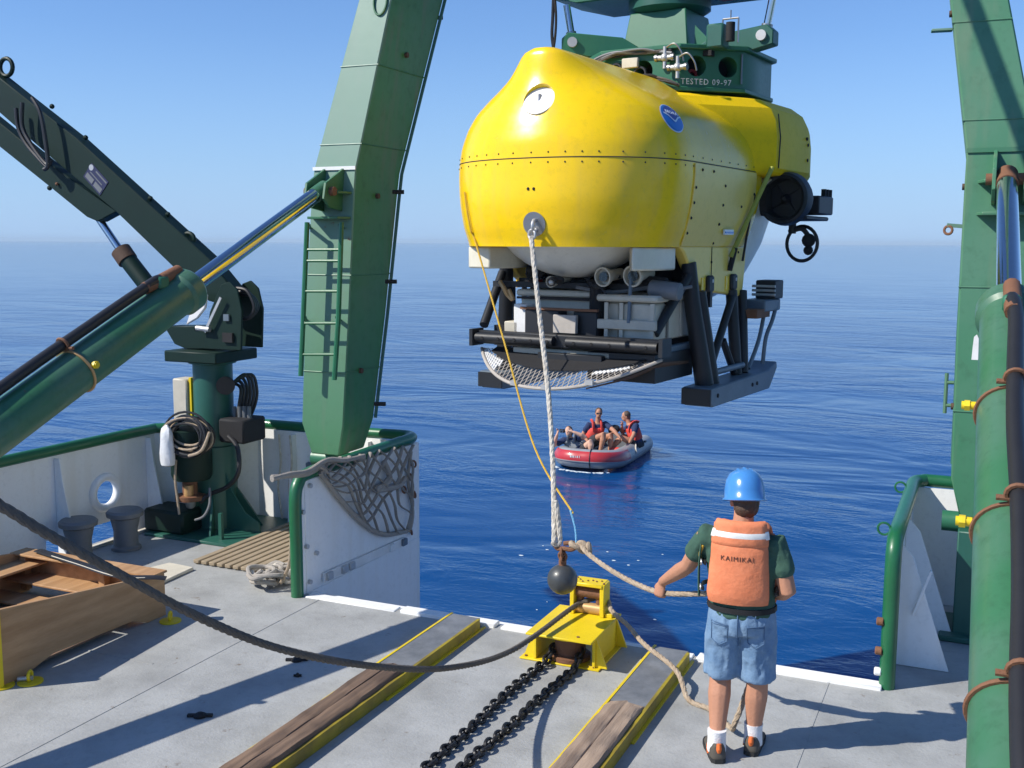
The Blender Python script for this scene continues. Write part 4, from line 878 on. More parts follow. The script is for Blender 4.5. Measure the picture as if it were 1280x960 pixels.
# tail of the lower hull
tg = []
for z, w, y0, y1 in ((2.58, 0.8, 2.2, 2.7), (2.7, 0.98, 2.1, 3.1), (2.85, 1.06, 2.1, 3.45), (3.0, 1.1, 2.0, 3.75), (3.2, 1.14, 2.0, 4.05), (3.5, 1.18, 2.0, 4.3), (3.84, 1.2, 2.0, 4.4)):
    tg.append([V3((w*math.copysign(abs(math.cos(a))**0.55, math.cos(a)), y0+(y1-y0)*math.sin(a)**0.9, z)) for a in [math.pi*i/20 for i in range(21)]])
G().loft(tg).obj('tail_fairing', M_cream, sb, world=False)
# emblem on the right shoulder
LP, LN = cast(840, 147)
lu = V3((0, 0, 1)).cross(LN).normalized(); lv = LN.cross(lu)
ang_l = math.radians(-8); lu, lv = lu*math.cos(ang_l)+lv*math.sin(ang_l), lv*math.cos(ang_l)-lu*math.sin(ang_l)
def on_hull(x, y, off):
    p = LP+lu*x+lv*y; h = bvh.ray_cast(p+LN*0.4, -LN)
    return (h[0]+LN*off) if h[0] else p
RL = 0.165
def disc(r, off, name, m, par, shape=None):
    g = G()
    if shape is None:
        rings = [[on_hull(RL*r*f*math.cos(2*math.pi*k/36), RL*r*f*math.sin(2*math.pi*k/36), off) for k in range(36)] for f in (1, 0.75, 0.5, 0.25, 0.03)]
        g.loft(rings, caps=False)
    else:
        top_, bot_ = shape; n = len(top_)
        vs = [[on_hull(RL*a[0], RL*(a[1]+(b[1]-a[1])*j/4), off) for j in range(5)] for a, b in zip(top_, bot_)]
        b0 = len(g.v)
        for r_ in vs: g.v += [tuple(p) for p in r_]
        for i in range(n-1):
            for j in range(4): g.f.append((i*5+j, i*5+j+1, (i+1)*5+j+1, (i+1)*5+j))
    return g.obj(name, m, par, world=False)
em = disc(1.0, 0.006, 'emblem', M_logowhite, sb); disc(0.93, 0.009, 'emblem_ring', M_logoblue, em); disc(0.86, 0.012, 'emblem_field', M_logoblue, em)
gull = lambda x: -0.28+0.62*abs(x)**1.25-0.05*math.cos(x*7)
xs = [-0.8+1.6*i/24 for i in range(25)]
disc(0, 0.015, 'emblem_sky', M_logodark, em, ([(x, math.sqrt(max(0.8**2-x*x, 0.0))) for x in xs], [(x, min(gull(x), math.sqrt(max(0.8**2-x*x, 0.0)))) for x in xs]))
disc(0, 0.018, 'emblem_gull', M_logowhite, em, ([(x, min(gull(x)+0.07, math.sqrt(max(0.84**2-x*x, 0.0)))) for x in xs], [(x, min(gull(x)-0.07+0.05*abs(x), math.sqrt(max(0.84**2-x*x, 0.0)))) for x in xs]))
tv, tf = text_geo('NOAA', 0.36)
g = G(); g.add([on_hull(RL*x, RL*(y+0.28), 0.018 if z <= 0 else 0.02) for x, y, z in tv], tf); g.obj('emblem_letters', M_logowhite, em, world=False)
# pressure sphere, lower side fairings, interior
G().sph((0, 0.4, 3.82), 0.985, seg=48).obj('pressure_sphere', M_sphere, sb, world=False)
for s in (1, -1):
    G().loft([[V3((s*x, y, z)) for x, y in ((1.1, 0.5), (1.07, 0.1), (0.95, -0.2), (0.62, -0.3) if s < 0 else (0.85, -0.05), (0.55, 0.1) if s < 0 else (0.8, 0.2), (0.7, 0.6))] for z in (2.93, 3.158)]).obj('lower_fairing', M_cream, sb, world=False, bevel=0.02, seg=2)
G().bx(-0.8, 0.8, 1.1, 2.3, 2.7, 3.17).bx(-0.95, 0.95, 0.75, 2.2, 2.98, 3.15).obj('ballast_bay', M_dark, sb, world=False)
for k in range(26):
    x, y, z = random.uniform(-.95, 1.05), random.uniform(.25, 1.2), random.uniform(2.66, 2.95)
    L_ = random.uniform(.15, .5)
    if k % 3: G().tube(spline([(x, y, z), (x+L_*.4, y-.05, z-random.uniform(0, .12)), (x+L_*.8, y+.02, z-random.uniform(-.05, .1)), (x+L_, y+.1, z+.05)], 5), random.choice((.012, .018, .026)), 6).obj('cable', random.choice((M_black, M_dark, M_bollard)), sb, world=False)
    else: G().cyl((x, y, z), (x+L_*.7, y, z+random.uniform(-.03, .03)), random.choice((.05, .07, .09)), 12).obj('pressure_bottle', random.choice((M_blackpaint, M_bollard, M_dark)), sb, world=False, bevel=.01)
G().bx(-0.95, 0.35, 0.3, 0.34, 2.08, 2.3).bx(0.2, 1.02, 0.45, 0.5, 2.0, 2.66).bx(-0.9, 1.0, 1.3, 1.36, 2.0, 2.7).obj('bulkhead', M_dark, sb, world=False)
G().bx(-1.0, 1.1, 0.35, 0.43, 2.72, 2.78).bx(-1.0, 1.1, 0.9, 0.98, 2.72, 2.8).obj('cross_member', M_blackpaint, sb, world=False)
for (px, py, y, r) in ((755, 346, 0.15, 0.1), (792, 345, 0.2, 0.11), (690, 352, 0.2, 0.06)):
    p = SI @ EYEP; d = (SI.to_3x3() @ ray(px, py)); c = p+d*((y-p.y)/d.y)
    G().lathe([(r*0.55, 0.3), (r*0.6, 0.1), (r, 0.0), (r, -0.03), (r*0.85, -0.03), (r*0.8, 0.02), (0.01, 0.03)], c, (0.15, 1, 0.1), 18).obj('lamp_pod', M_beige, sb, world=False)
    G().cyl(c+V3((0, 0.01, 0)), c+V3((0, -0.02, 0)), r*0.5, 12).obj('lens', M_lens, sb, world=False)
G().cyl((0.02, 0.02, 2.84), (0.02, 0.0, 2.8), 0.06, 16).cyl((0.0, -0.06, 2.82), (0.0, -0.1, 2.8), 0.045, 14).obj('camera_housing', M_black, sb, world=False)
G().sph((0.0, -0.1, 2.8), 0.03, seg=10).obj('camera_lens', M_galv, sb, world=False)
G().box((-0.57, 0.55, 2.78), (0.12, 0.1, 0.04)).obj('red_tag', M_redplastic, sb, world=False)
G().bx(-0.75, -0.2, 0.8, 0.84, 2.62, 2.72).obj('red_bar', M_redplastic, sb, world=False)
def lp(px, py, y):
    p = SI @ EYEP; d = (SI.to_3x3() @ ray(px, py)); return p+d*((y-p.y)/d.y)
def lx(px, py, x):
    p = SI @ EYEP; d = (SI.to_3x3() @ ray(px, py)); return p+d*((x-p.x)/d.x)
G().tube(spline([lp(625, 352, 0.3), lp(630, 360, 0.28), lp(634, 368, 0.3), lp(641, 374, 0.3), lp(636, 362, 0.3)], 5), 0.025, 8).obj('hook', M_brass, sb, world=False)
# skids and legs
for s in (1, -1):
    x = 1.27*s
    sk = G().prism([V3((x-0.16, y, z)) for y, z in ((0.78, 1.52), (0.72, 1.56), (0.72, 1.72), (2.5, 1.74), (2.78, 1.82), (2.8, 1.74), (2.55, 1.52))], (0.32, 0, 0)).obj('skid', M_bluegrey, sb, world=False, bevel=0.012)
    G().bx(x-0.16, x+0.16, 0.7, 0.719, 1.54, 1.71).obj('skid_end', M_blackpaint, sk, world=False)
    for y in (0.9, 1.95, 2.1): G().cyl((x-0.17, y, 1.63), (x+0.17, y, 1.63), 0.022, 8).obj('bolt', M_dark, sk, world=False)
    G().tube([(x-0.16*s, 0.8, 3.0), (x-0.13*s, 0.85, 2.6), (x-0.02*s, 0.98, 1.72)], [0.08, 0.085, 0.1], 10).obj('leg', M_blackpaint, sb, world=False)
    G().tube([(x-0.1*s, 0.98, 2.7), (x, 1.14, 1.72)], [0.065, 0.08], 10).obj('leg', M_blackpaint, sb, world=False)
    G().tube([(x-0.12*s, 1.95, 2.68), (x-0.03*s, 1.95, 1.74)], 0.065, 10).obj('leg', M_blackpaint, sb, world=False)
    G().tube([(x-0.12*s, 2.3, 2.66), (x, 2.1, 1.74)], 0.055, 10).obj('leg', M_blackpaint, sb, world=False)
    G().tube([(x-0.1*s, 1.95, 2.62), (x-0.03*s, 1.2, 1.95)], 0.045, 10).obj('brace', M_blackpaint, sb, world=False)
    G().tube([(x-0.25*s, 0.2, 2.3), (x-0.14*s, 0.75, 2.86)], 0.05, 10).obj('brace', M_blackpaint, sb, world=False)
    G().tube([(x-0.05*s, 1.55, 2.15), (x-0.02*s, 1.85, 1.76)], 0.04, 8).obj('brace', M_blackpaint, sb, world=False)
    G().cyl((x+0.02*s, 1.15, 1.84), (x+0.02*s, 2.0, 1.84), 0.035, 10).obj('tie_rod', M_bluegrey, sb, world=False)
    G().tube(spline([(x+0.02*s, 2.2, 1.78), (x+0.03*s, 2.5, 2.1), (x+0.03*s, 2.7, 2.5)], 6), 0.025, 8).obj('stay', M_bluegrey, sb, world=False)
    G().tube(spline([(x+0.05*s, 2.6, 1.8), (x+0.06*s, 2.65, 2.1), (x+0.08*s, 2.8, 2.3), (x+0.08*s, 2.95, 2.5)], 6), 0.025, 8).obj('stay', M_bluegrey, sb, world=False)
    tb = G().box((x-0.05*s, 2.75, 2.48), (0.3, 0.55, 0.14)).obj('thruster_box', M_bluegrey, sb, world=False, bevel=0.015)
    G().box((x, 2.9, 2.66), (0.24, 0.3, 0.22)).obj('motor_cage', M_blackpaint, tb, world=False, bevel=0.012)
    for k in range(3): G().cyl((x-0.16, 2.75, 2.6+0.05*k), (x+0.12, 2.75, 2.6+0.05*k), 0.016, 8).obj('pipe', M_galv, tb, world=False)
    G().box((x-0.06*s, 2.45, 2.4), (0.3, 0.45, 0.1)).obj('bracket', M_rust, tb, world=False)
    for yy in (1.28, 1.98):
        b_ = G().box((x-0.11*s, yy, 2.77), (0.05, 0.16, 0.18)).obj('hanger', M_blackpaint, sb, world=False, bevel=0.02)
        G().box((x-0.11*s, yy, 2.62), (0.04, 0.06, 0.2)).obj('hanger_stem', M_blackpaint, b_, world=False)
        G().cyl((x-0.2*s, yy+0.02, 2.8), (x-0.08*s, yy+0.02, 2.8), 0.02, 10).obj('hanger_hole', M_galv, b_, world=False)
        G().box((x-0.128*s, yy-0.16, 2.76), (0.014, 0.09, 0.16)).obj('paint_patch', M_yellow, b_, world=False)
    # duct thruster on a stub
    c = V3((1.42*s, 2.95, 3.72))
    th = G().lathe([(0.215, 0.13), (0.28, 0.12), (0.315, 0.0), (0.3, -0.13), (0.27, -0.16), (0.235, -0.13), (0.21, 0.0)], c, (0.05*s, 1, 0), 32).obj('thruster_duct', M_blackpaint, sb, world=False)
    for k in range(4):
        a = math.pi*k/2+0.5
        G().prism([c+V3((math.cos(a)*r+math.sin(a)*w, d, math.sin(a)*r-math.cos(a)*w)) for r, w, d in ((0.05, 0.03, 0.03), (0.2, 0.04, 0.04), (0.2, -0.03, -0.01), (0.05, -0.03, -0.02))], (0, 0.012, 0)).obj('blade', M_dark, th, world=False)
    G().lathe([(0.02, -0.1), (0.05, -0.05), (0.07, 0.05), (0.08, 0.3), (0.09, 0.62), (0.05, 0.66)], c, (0, 1, 0), 18).obj('motor', M_blackpaint, th, world=False)
    G().torus(c+V3((0, -0.165, 0)), 0.262, 0.012, (0.05, 1, 0), 24, 6, arc=(0.93, 1.16) if s > 0 else (0.3, 0.5)).obj('chafe_ring', M_beige, th, world=False)
    G().cyl(c+V3((-0.5*s, 0.0, -0.02)), c+V3((-0.24*s, 0, -0.02)), 0.085, 16).obj('stub_arm', M_steel, sb, world=False)
    G().cyl((1.1*s, 2.93, 3.72), (1.24*s, 2.93, 3.72), 0.2, 18).obj('arm_opening', M_dark, sb, world=False)
    G().box(c+V3((0.1*s, 0.7, -0.06)), (0.34, 0.6, 0.22)).box(c+V3((0.05*s, 0.45, -0.22)), (0.4, 0.9, 0.05)).obj('motor_mount', M_blackpaint, th, world=False, bevel=0.015)
    for k in range(3): G().box(c+V3((0.22*s, 0.75+0.12*k, 0.09)), (0.05, 0.06, 0.1)).obj('terminal', M_dark, th, world=False)
    gd = G().torus(c+V3((0.05*s, 0.5, -0.52)), 0.21, 0.022, (0.25, 1, 0), 26, 8).obj('guard_ring', M_blackpaint, sb, world=False)
    G().cyl(c+V3((-0.06*s, 0.45, -0.2)), c+V3((-0.06*s, 0.45, -0.4)), 0.045, 10).obj('guard_post', M_blackpaint, gd, world=False)
    G().sph(c+V3((0.13*s, 0.5, -0.48)), 0.085, seg=12).sph(c+V3((0.13*s, 0.5, -0.6)), 0.06, seg=12).obj('guard_motor', M_dark, gd, world=False)
    G().tube(spline([c+V3((-0.1*s, 0.45, -0.38)), c+V3((0.05*s, 0.45, -0.34)), c+V3((0.12*s, 0.5, -0.42))], 5), 0.03, 8).obj('cable', M_black, gd, world=False)
    # lifting strap down the flank
    sp = [V3((1.42*s, 2.4, 4.05)), V3((1.36*s, 2.25, 3.8)), V3((1.28*s, 2.1, 3.5)), V3((1.22*s, 1.95, 3.25)), V3((1.17*s, 1.85, 3.05))]
    G().tube(spline(sp, 6), 0.026, 8).obj('strap', M_straps, sb, world=False)
    G().tube([V3((1.2*s, 1.9, 3.15)), V3((1.16*s, 1.85, 2.9))], 0.03, 6).obj('strap_end', M_dark, sb, world=False)
    G().tube([V3((1.27*s, 2.28, 3.75)), V3((1.2*s, 2.26, 3.3)), V3((1.165*s, 2.24, 3.0))], 0.014, 6).obj('panel_slot', M_ink, sb, world=False)
dc = G().box((1.222, 1.62, 3.32), (0.02, 0.26, 0.055)).obj('decal', M_logowhite, sb, world=False)
G().box((1.231, 1.62, 3.315), (0.012, 0.25, 0.02)).obj('decal_line', M_logoblue, dc, world=False)
# battery and science boxes
bxs = G().bx(-0.62, 0.28, 0.32, 1.0, 2.3, 2.62).obj('equipment_box', M_beige, sb, world=False, bevel=0.02)
G().bx(-0.66, 0.32, 0.28, 1.02, 2.63, 2.7).obj('box_lid', M_beige, bxs, world=False, bevel=0.02)
G().bx(-0.645, 0.3, 0.275, 0.3, 2.6, 2.625).obj('box_rim', M_ink, bxs, world=False)
bxs = G().bx(0.62, 1.02, 0.2, 1.5, 2.22, 2.6).bx(0.42, 0.6, 0.25, 1.5, 2.22, 2.6).obj('equipment_box', M_beige, sb, world=False, bevel=0.02)
G().bx(0.38, 1.06, 0.15, 1.5, 2.61, 2.68).obj('box_lid', M_beige, bxs, world=False, bevel=0.02)
for x in (0.47, 0.64, 0.98): G().bx(x, x+0.04, 0.17, 0.199, 2.24, 2.6).obj('box_rib', M_beige, bxs, world=False)
G().bx(0.39, 1.05, 0.155, 0.2, 2.33, 2.43).obj('box_band', M_beige, bxs, world=False, bevel=0.01)
for y in (0.5, 0.8, 1.1): G().bx(1.021, 1.04, y, y+0.05, 2.24, 2.6).obj('box_rib', M_beige, bxs, world=False)
G().bx(1.0, 1.08, 0.3, 1.6, 2.02, 2.16).obj('tray_rail', M_bluegrey, sb, world=False, bevel=0.01)
for y in (0.45, 0.75, 1.1): G().bx(0.95, 1.06, y, y+0.2, 1.98, 2.1).obj('tray_block', M_beige, sb, world=False, bevel=0.01)
G().bx(-0.45, -0.03, 0.12, 0.3, 2.24, 2.5).bx(0.12, 0.4, 0.15, 0.4, 2.24, 2.5).obj('battery_case', M_blackpaint, sb, world=False, bevel=0.012)
G().bx(-0.5, 0.42, 0.11, 0.15, 2.5, 2.525).obj('case_trim', M_rust, sb, world=False)
G().bx(-0.07, 0.2, 0.06, 0.115, 2.27, 2.46).obj('face_plate', M_mesh, sb, world=False, bevel=0.006)
G().bx(-0.6, -0.44, 0.14, 0.5, 2.24, 2.55).obj('box_bracket', M_paintwhite, sb, world=False, bevel=0.01)
G().bx(-0.72, -0.55, 0.14, 0.4, 2.24, 2.36).obj('box_bracket', M_beige, sb, world=False, bevel=0.01)
G().lathe([(0.09, 0), (0.09, 0.4), (0.14, 0.42)], (0.33, 0.3, 2.4), seg=16).obj('manipulator', M_dark, sb, world=False)
G().tube(spline([(0.33, 0.2, 2.78), (0.45, 0.18, 2.72), (0.5, 0.2, 2.6), (0.48, 0.2, 2.5)], 6), 0.012, 6).obj('cable', M_black, sb, world=False)
G().tube([(0.75, 0.2, 2.86), (0.75, 0.16, 2.4)], 0.02, 8).obj('stay_rod', M_bluegrey, sb, world=False)
G().tube(spline([(0.1, 0.25, 2.74), (0.5, 0.3, 2.7), (0.9, 0.35, 2.76)], 6), 0.02, 6).obj('cable', M_bollard, sb, world=False)
# front bars, basket of expanded metal
fb = G().bx(-0.97, 1.2, 0.0, 0.1, 2.12, 2.26).obj('front_beam', M_blackpaint, sb, world=False, bevel=0.012)
for a, b in ((-0.95, 0.0), (0.16, 1.17)):
    G().cyl((a, -0.04, 2.19), (b, -0.04, 2.19), 0.052, 16).obj('bumper_tube', M_blackpaint, fb, world=False)
    for k in range(5): G().cyl((a+0.1+k*0.2, -0.1, 2.19), (a+0.1+k*0.2, -0.05, 2.19), 0.016, 8).obj('bolt', M_dark, fb, world=False)
for x in (-0.99, 1.22): G().bx(x-0.02, x+0.02, -0.1, 0.12, 2.1, 2.28).obj('end_plate', M_blackpaint, fb, world=False)
G().bx(-0.55, 0.6, 0.05, 0.9, 1.98, 2.1).obj('sample_tray', M_beige, sb, world=False, bevel=0.01)
G().bx(-0.2, 0.55, -0.03, 0.049, 1.93, 2.07).obj('tray_front', M_blackpaint, sb, world=False, bevel=0.008)
G().bx(0.35, 1.1, 0.05, 1.0, 1.82, 2.1).obj('tray_back', M_blackpaint, sb, world=False)
def bas(u, v):                                  # u across -1..1, v from the beam (0) to the lip (1)
    x = 1.06*u+0.1; bow = 1-abs(u)**2.2
    return V3((x, 0.12-0.62*bow*v-0.05*v, 2.06-0.29*bow*v**0.8))
g = G(); NU_, NV_ = 40, 8
for i in range(NU_):
    for j in range(NV_):
        u = -1+2*(i+(j % 2)*0.5)/NU_; v = j/NV_
        p = bas(min(u, 1), v); q = bas(min(u+1/NU_, 1), (j+1)/NV_); r_ = bas(max(u-1/NU_, -1), (j+1)/NV_)
        g.beam(p, q, 0.0075, 0.006); g.beam(p, r_, 0.0075, 0.006)
g.obj('basket_mesh', M_mesh, sb, world=False, kind='stuff', smooth=False)
g = G()
for u0_, u1_, v0_ in ((0.42, 0.74, 0.05), (-0.93, -0.62, 0.45)):
    for i in range(9):
        for j in range(4):
            du = (u1_-u0_)/9; u = u0_+du*(i+0.5*(j % 2)); v = v0_+j*0.13
            g.beam(bas(u, v)+V3((0, -.012, .0)), bas(u+du/2, v+.13)+V3((0, -.012, .0)), .016, .008); g.beam(bas(u, v)+V3((0, -.012, 0)), bas(u-du/2, v+.13)+V3((0, -.012, 0)), .016, .008)
g.obj('white_mesh_patch', M_paintwhite, sb, world=False, kind='stuff', smooth=False)
gg = G(); R_ = []
for i in range(25):
    u = -0.85+1.7*i/24; R_.append([bas(u, .04)+V3((0, .02, .02)), bas(u, .55)+V3((0, .03, .035)), bas(u, .55)+V3((0, .03, .045)), bas(u, .04)+V3((0, .02, .03))])
gg.loft(R_); gg.obj('basket_liner', M_dark, sb, world=False)
G().tube([bas(-1+2*i/30, 1) for i in range(31)], 0.018, 8).obj('basket_lip', M_mesh, sb, world=False)
for u in (-0.25, 0.1, 0.5): G().box(bas(u, 1)+V3((0, -0.02, 0.02)), (0.08, 0.03, 0.05)).obj('lip_clip', M_galv, sb, world=False)
g = G(); rings = []
for i in range(9):
    u = 0.45+0.55*i/8; p = bas(u, 1)
    rings.append([p+V3((0.02, 0, -0.02)), V3((1.1, 0.9, 1.98-0.04*(1-i/8))), V3((1.1, 0.9, 1.96-0.04*(1-i/8))), p+V3((0.02, 0, -0.035))])
g.loft(rings); g.obj('belly_plate', M_rustdk, sb, world=False)

# ------------------------------------------------------------------ docking head that carries the submersible
dh = thing('docking_head', 'green docking head above the yellow submersible, with round holes and chrome rams', 'docking head', SUBLOC, SUBROT, scale=SUBS)
CYD = 2.95
def octa(h, c, z): return [V3((x, CYD+y, z)) for x, y in ((-c, -h), (c, -h), (h, -c), (h, c), (c, h), (-c, h), (-h, c), (-h, -c))]
body = G().loft([octa(1.02, 0.48, 4.95), octa(1.02, 0.48, 5.36)])
holes = []
ch_c = V3(((0.48+1.02)/2, CYD-(0.48+1.02)/2, 0)); ch_n = V3((1, -1, 0)).normalized(); ch_t = V3((1, 1, 0)).normalized()
for a in (-0.19, 0.19): holes.append((ch_c+ch_t*a+V3((0, 0, 5.18)), ch_n, 0.115))
for x in (-0.32, 0.02): holes.append((V3((x, CYD-1.02, 5.15)), V3((0, -1, 0)), 0.12))
for a in (-0.19, 0.19): holes.append((V3((-ch_c.x, ch_c.y, 5.17))+V3((-1, 1, 0)).normalized()*a, V3((-1, -1, 0)).normalized(), 0.115))
me = body.mesh('head_box'); me.materials.append(M_headgreen)
me = boolean_cut(me, [G().cyl(c+n*0.2, c-n*0.3, r, 28) for c, n, r in holes])
if len(me.materials) == 0: me.materials.append(M_headgreen)
hb = link('head_box', me, dh)
for c, n, r in holes: G().cyl(c-n*0.299, c-n*0.27, r*0.99, 20).obj('hole_back', M_dark, hb, world=False)
G().torus(holes[0][0]-ch_n*0.2+V3((0.02, 0.02, -0.07)), 0.05, 0.02, ch_n, 14, 6).obj('red_hose', M_redplastic, hb, world=False)
G().loft([octa(1.08, 0.5, 5.361), octa(1.08, 0.5, 5.41)]).obj('top_plate', M_headgreen, dh, world=False, bevel=0.008)
G().loft([octa(1.05, 0.49, 4.9), octa(1.05, 0.49, 4.949)]).obj('bottom_plate', M_headgreen, dh, world=False, bevel=0.008)
# lettering on the chamfered face
tv, tf = text_geo('TESTED 09-97', 0.092)
o = ch_c+ch_n*0.004+V3((0, 0, 5.005))-ch_t*0.07
g = G(); g.add([o+ch_t*x*0.95+V3((0, 0, y))+ch_n*z for x, y, z in tv], tf); g.obj('lettering', M_paintwhite, dh, world=False, smooth=False)
G().beam(ch_c+ch_t*0.36+ch_n*0.006+V3((0, 0, 5.0)), ch_c+ch_t*0.36+ch_n*0.006+V3((0, 0, 5.33)), 0.03, 0.012).obj('edge_bar', M_bluegrey, dh, world=False)
G().box(ch_c+ch_n*0.01+V3((0, 0, 5.32))-ch_t*0.05, (0.1, 0.1, 0.06)).obj('latch', M_dark, dh, world=False)
MC = V3((-0.12, CYD, 0))
def sq(h, z, dx=0): return [V3((MC.x+x*h+dx, CYD+y*h, z)) for x, y in ((-1, -1), (1, -1), (1, 1), (-1, 1))]
G().loft([sq(0.44, 5.411), sq(0.36, 5.95)]).obj('mast_base', M_headgreen, dh, world=False, bevel=0.012)
G().prism([V3((MC.x+0.46, CYD-0.3, 5.411)), V3((MC.x+0.8, CYD-0.3, 5.411)), V3((MC.x+0.46, CYD-0.3, 5.75))], (0, 0.04, 0)).obj('gusset', M_headgreen, dh, world=False)
G().prism([V3((MC.x-0.46, CYD-0.1, 5.411)), V3((MC.x-0.85, CYD-0.1, 5.411)), V3((MC.x-0.85, CYD-0.1, 5.52)), V3((MC.x-0.42, CYD-0.1, 5.75))], (0, 0.04, 0)).obj('gusset', M_headgreen, dh, world=False)
G().cyl((MC.x-0.7, CYD, 5.411), (MC.x-0.7, CYD, 5.62), 0.17, 20).obj('sheave_housing', M_crane2, dh, world=False)
G().lathe([(0.42, 5.951), (0.5, 6.0), (0.5, 6.12)], (MC.x, CYD, 0), seg=24).obj('mast_collar', M_crane2, dh, world=False)
def octm(h, c, z): return [V3((p.x+MC.x, p.y, z)) for p in octa(h, c, 0)]
G().loft([[V3((MC.x+x*w, CYD+y, z)) for x, y in ((-1, -.5), (1, -.5), (1, .5), (-1, .5))] for w, z in ((1.0, 6.121), (1.5, 6.26), (1.5, 6.7))]).obj('swing_frame', M_headgreen, dh, world=False, bevel=0.015)
G().prism([V3((0.3, CYD-.46, 6.115)), V3((0.85, CYD-.46, 6.115)), V3((0.85, CYD+.3, 6.115)), V3((0.45, CYD+.3, 6.115))], (0, 0, 0.004)).obj('red_glow_plate', M_redplastic, dh, world=False)  # added plate, paints the red glow under the swing frame
G().cyl((MC.x, CYD, 6.7), (MC.x, CYD, 10.6), 0.42, 28).obj('mast', M_headgreen, dh, world=False)
for (tx, ty), (bx_, by_), y in (((710, 18), (716, 55), 2.2), ((965, 2), (956, 46), 2.65)):
    T, B = lp(tx, ty, y), lp(bx_, by_, y)
    G().cyl(T+(T-B)*0.3, B, 0.045, 14).obj('damper_rod', M_chrome, dh, world=False)
    c = V3((MC.x, CYD-0.3, 5.42))
    dirc = (V3((c.x, c.y, 0))-V3((B.x, B.y, 0))).normalized(); n = V3((-dirc.y, dirc.x, 0))
    G().prism([B-dirc*0.13+n*0.1+V3((0, 0, -0.1)), B-dirc*0.13+n*0.1+V3((0, 0, 0.05)), B-dirc*0.05+n*0.1+V3((0, 0, 0.12)), B+dirc*0.6+n*0.1+V3((0, 0, 0.05)), B+dirc*0.95+n*0.1+V3((0, 0, -0.16)), B+dirc*0.2+n*0.1+V3((0, 0, -0.17))], n*-0.2).obj('damper_arm', M_headgreen if tx < 800 else M_crane2, dh, world=False, bevel=0.01)
    G().cyl(B+n*0.14, B-n*0.14, 0.06, 14).obj('damper_pin', M_galv, dh, world=False)
    G().cyl(B+(T-B).normalized()*0.02, B+(T-B).normalized()*0.14, 0.065, 14).obj('rod_eye', M_steel, dh, world=False)
p = lp(913, 42, 2.0)
G().cyl(p+V3((0, 0, -0.08)), p+V3((0, 0, 0.12)), 0.05, 12).obj('lamp', M_dark, dh, world=False)
g = G()
for x in (-0.09, 0.09): g.cyl(p+V3((x, 0, -0.1)), p+V3((x, 0, 0.16)), 0.01, 6)
g.cyl(p+V3((-0.09, 0, 0.16)), p+V3((0.09, 0, 0.16)), 0.01, 6).cyl(p+V3((0, 0, 0.16)), p+V3((0, 0, 0.25)), 0.008, 6).obj('lamp_guard', M_steel, dh, world=False)
p = lp(897, 46, 2.05); G().box(p, (0.2, 0.2, 0.26)).obj('junction_box', M_crane2, dh, world=False, bevel=0.02)
G().tube(spline([lp(692, -10, 2.0), lp(691, 20, 2.0), lp(690, 45, 2.0), lp(693, 66, 2.0)], 6), 0.02, 8).obj('hanging_cable', M_black, dh, world=False)
G().tube(spline([lp(693, -10, 2.0), lp(695, 20, 2.0), lp(694, 45, 2.0), lp(691, 66, 2.0)], 6), 0.016, 8).obj('hanging_cable', M_dark, dh, world=False)
# valves and wiring on the front face
yf = CYD-1.05
for k in range(9):
    a = [(742, 80), (757, 72), (775, 68), (800, 64), (822, 62), (840, 64)]; b = [(748, 84), (765, 92), (785, 98), (810, 96), (832, 100), (848, 106)]
    pts = [lp(x+random.uniform(-3, 3), y+random.uniform(-3, 3), yf-random.uniform(0.01, 0.07)) for x, y in (a if k < 5 else b)]
    G().tube(spline(pts, 5), random.choice((0.011, 0.014, 0.018)), 6).obj('wire', random.choice((M_black, M_dark, M_bollard, M_ropedark)), dh, world=False)
G().box(lp(788, 79, yf-0.04), (0.2, 0.05, 0.11)).obj('terminal_box', M_board, dh, world=False, bevel=0.008)
for q in ((831, 72), (847, 84)):
    c = lp(*q, yf-0.06); v = G().cyl(c+V3((-0.1, 0, 0)), c+V3((0.1, 0, 0)), 0.03, 10).cyl(c+V3((0, 0, -0.12)), c+V3((0, 0, 0.12)), 0.022, 10).sph(c, 0.05, seg=10).obj('valve', M_galv, dh, world=False)
    for d in (-0.1, 0.1): G().cyl(c+V3((d-0.015, 0, 0)), c+V3((d+0.015, 0, 0)), 0.042, 10).obj('valve_nut', M_steel, v, world=False)
    G().tube(spline([c+V3((0, 0, 0.1)), c+V3((0.12, -0.02, 0.14)), c+V3((0.2, -0.01, 0.05)), c+V3((0.22, 0.02, -0.05))], 5), 0.01, 6).obj('valve_pipe', M_steel, v, world=False)
for q in ((800, 92), (770, 88)):
    G().torus(lp(*q, yf-0.02), 0.07, 0.016, (0, 1, 0), 14, 6).obj('wire', M_black, dh, world=False)

GW = [SUBM @ (cast(x, y)[0]+cast(x, y)[1]*0.02) for x, y in ((583, 240), (586, 262), (591, 288), (597, 304))]
rope('guy_line', GW+[GW[-1].lerp(hk, 0.35), GW[-1].lerp(hk, 0.7), hk+V3((0.07, 0, 0.28))], 0.0085, M_ropeyellow, 'thin yellow line from the left of the yellow hull down to the hook')

EYEW = SUBM @ (EP+V3((0.01, -0.075, -0.12)))
mid1 = EYEW.lerp(hk, 0.5)+V3((0.01, 0, -0.03))
G_ = G().strands(spline([EYEW+V3((0.0, 0.0, 0.0)), EYEW.lerp(hk, 0.25), mid1, EYEW.lerp(hk, 0.75)+V3((-0.02, 0, 0)), hk+V3((-0.08, 0, 0.1)), hk+V3((-0.085, 0, 0.03)), hk+V3((-0.04, 0.01, 0.04)), hk+V3((-0.05, 0.01, 0.2)), hk+V3((-0.075, 0.01, 0.36))], 10), 0.0215)
tag(G_.obj('lift_rope', M_ropewhite), 'thick white rope from the nose eye of the submersible down to the hook', 'rope')
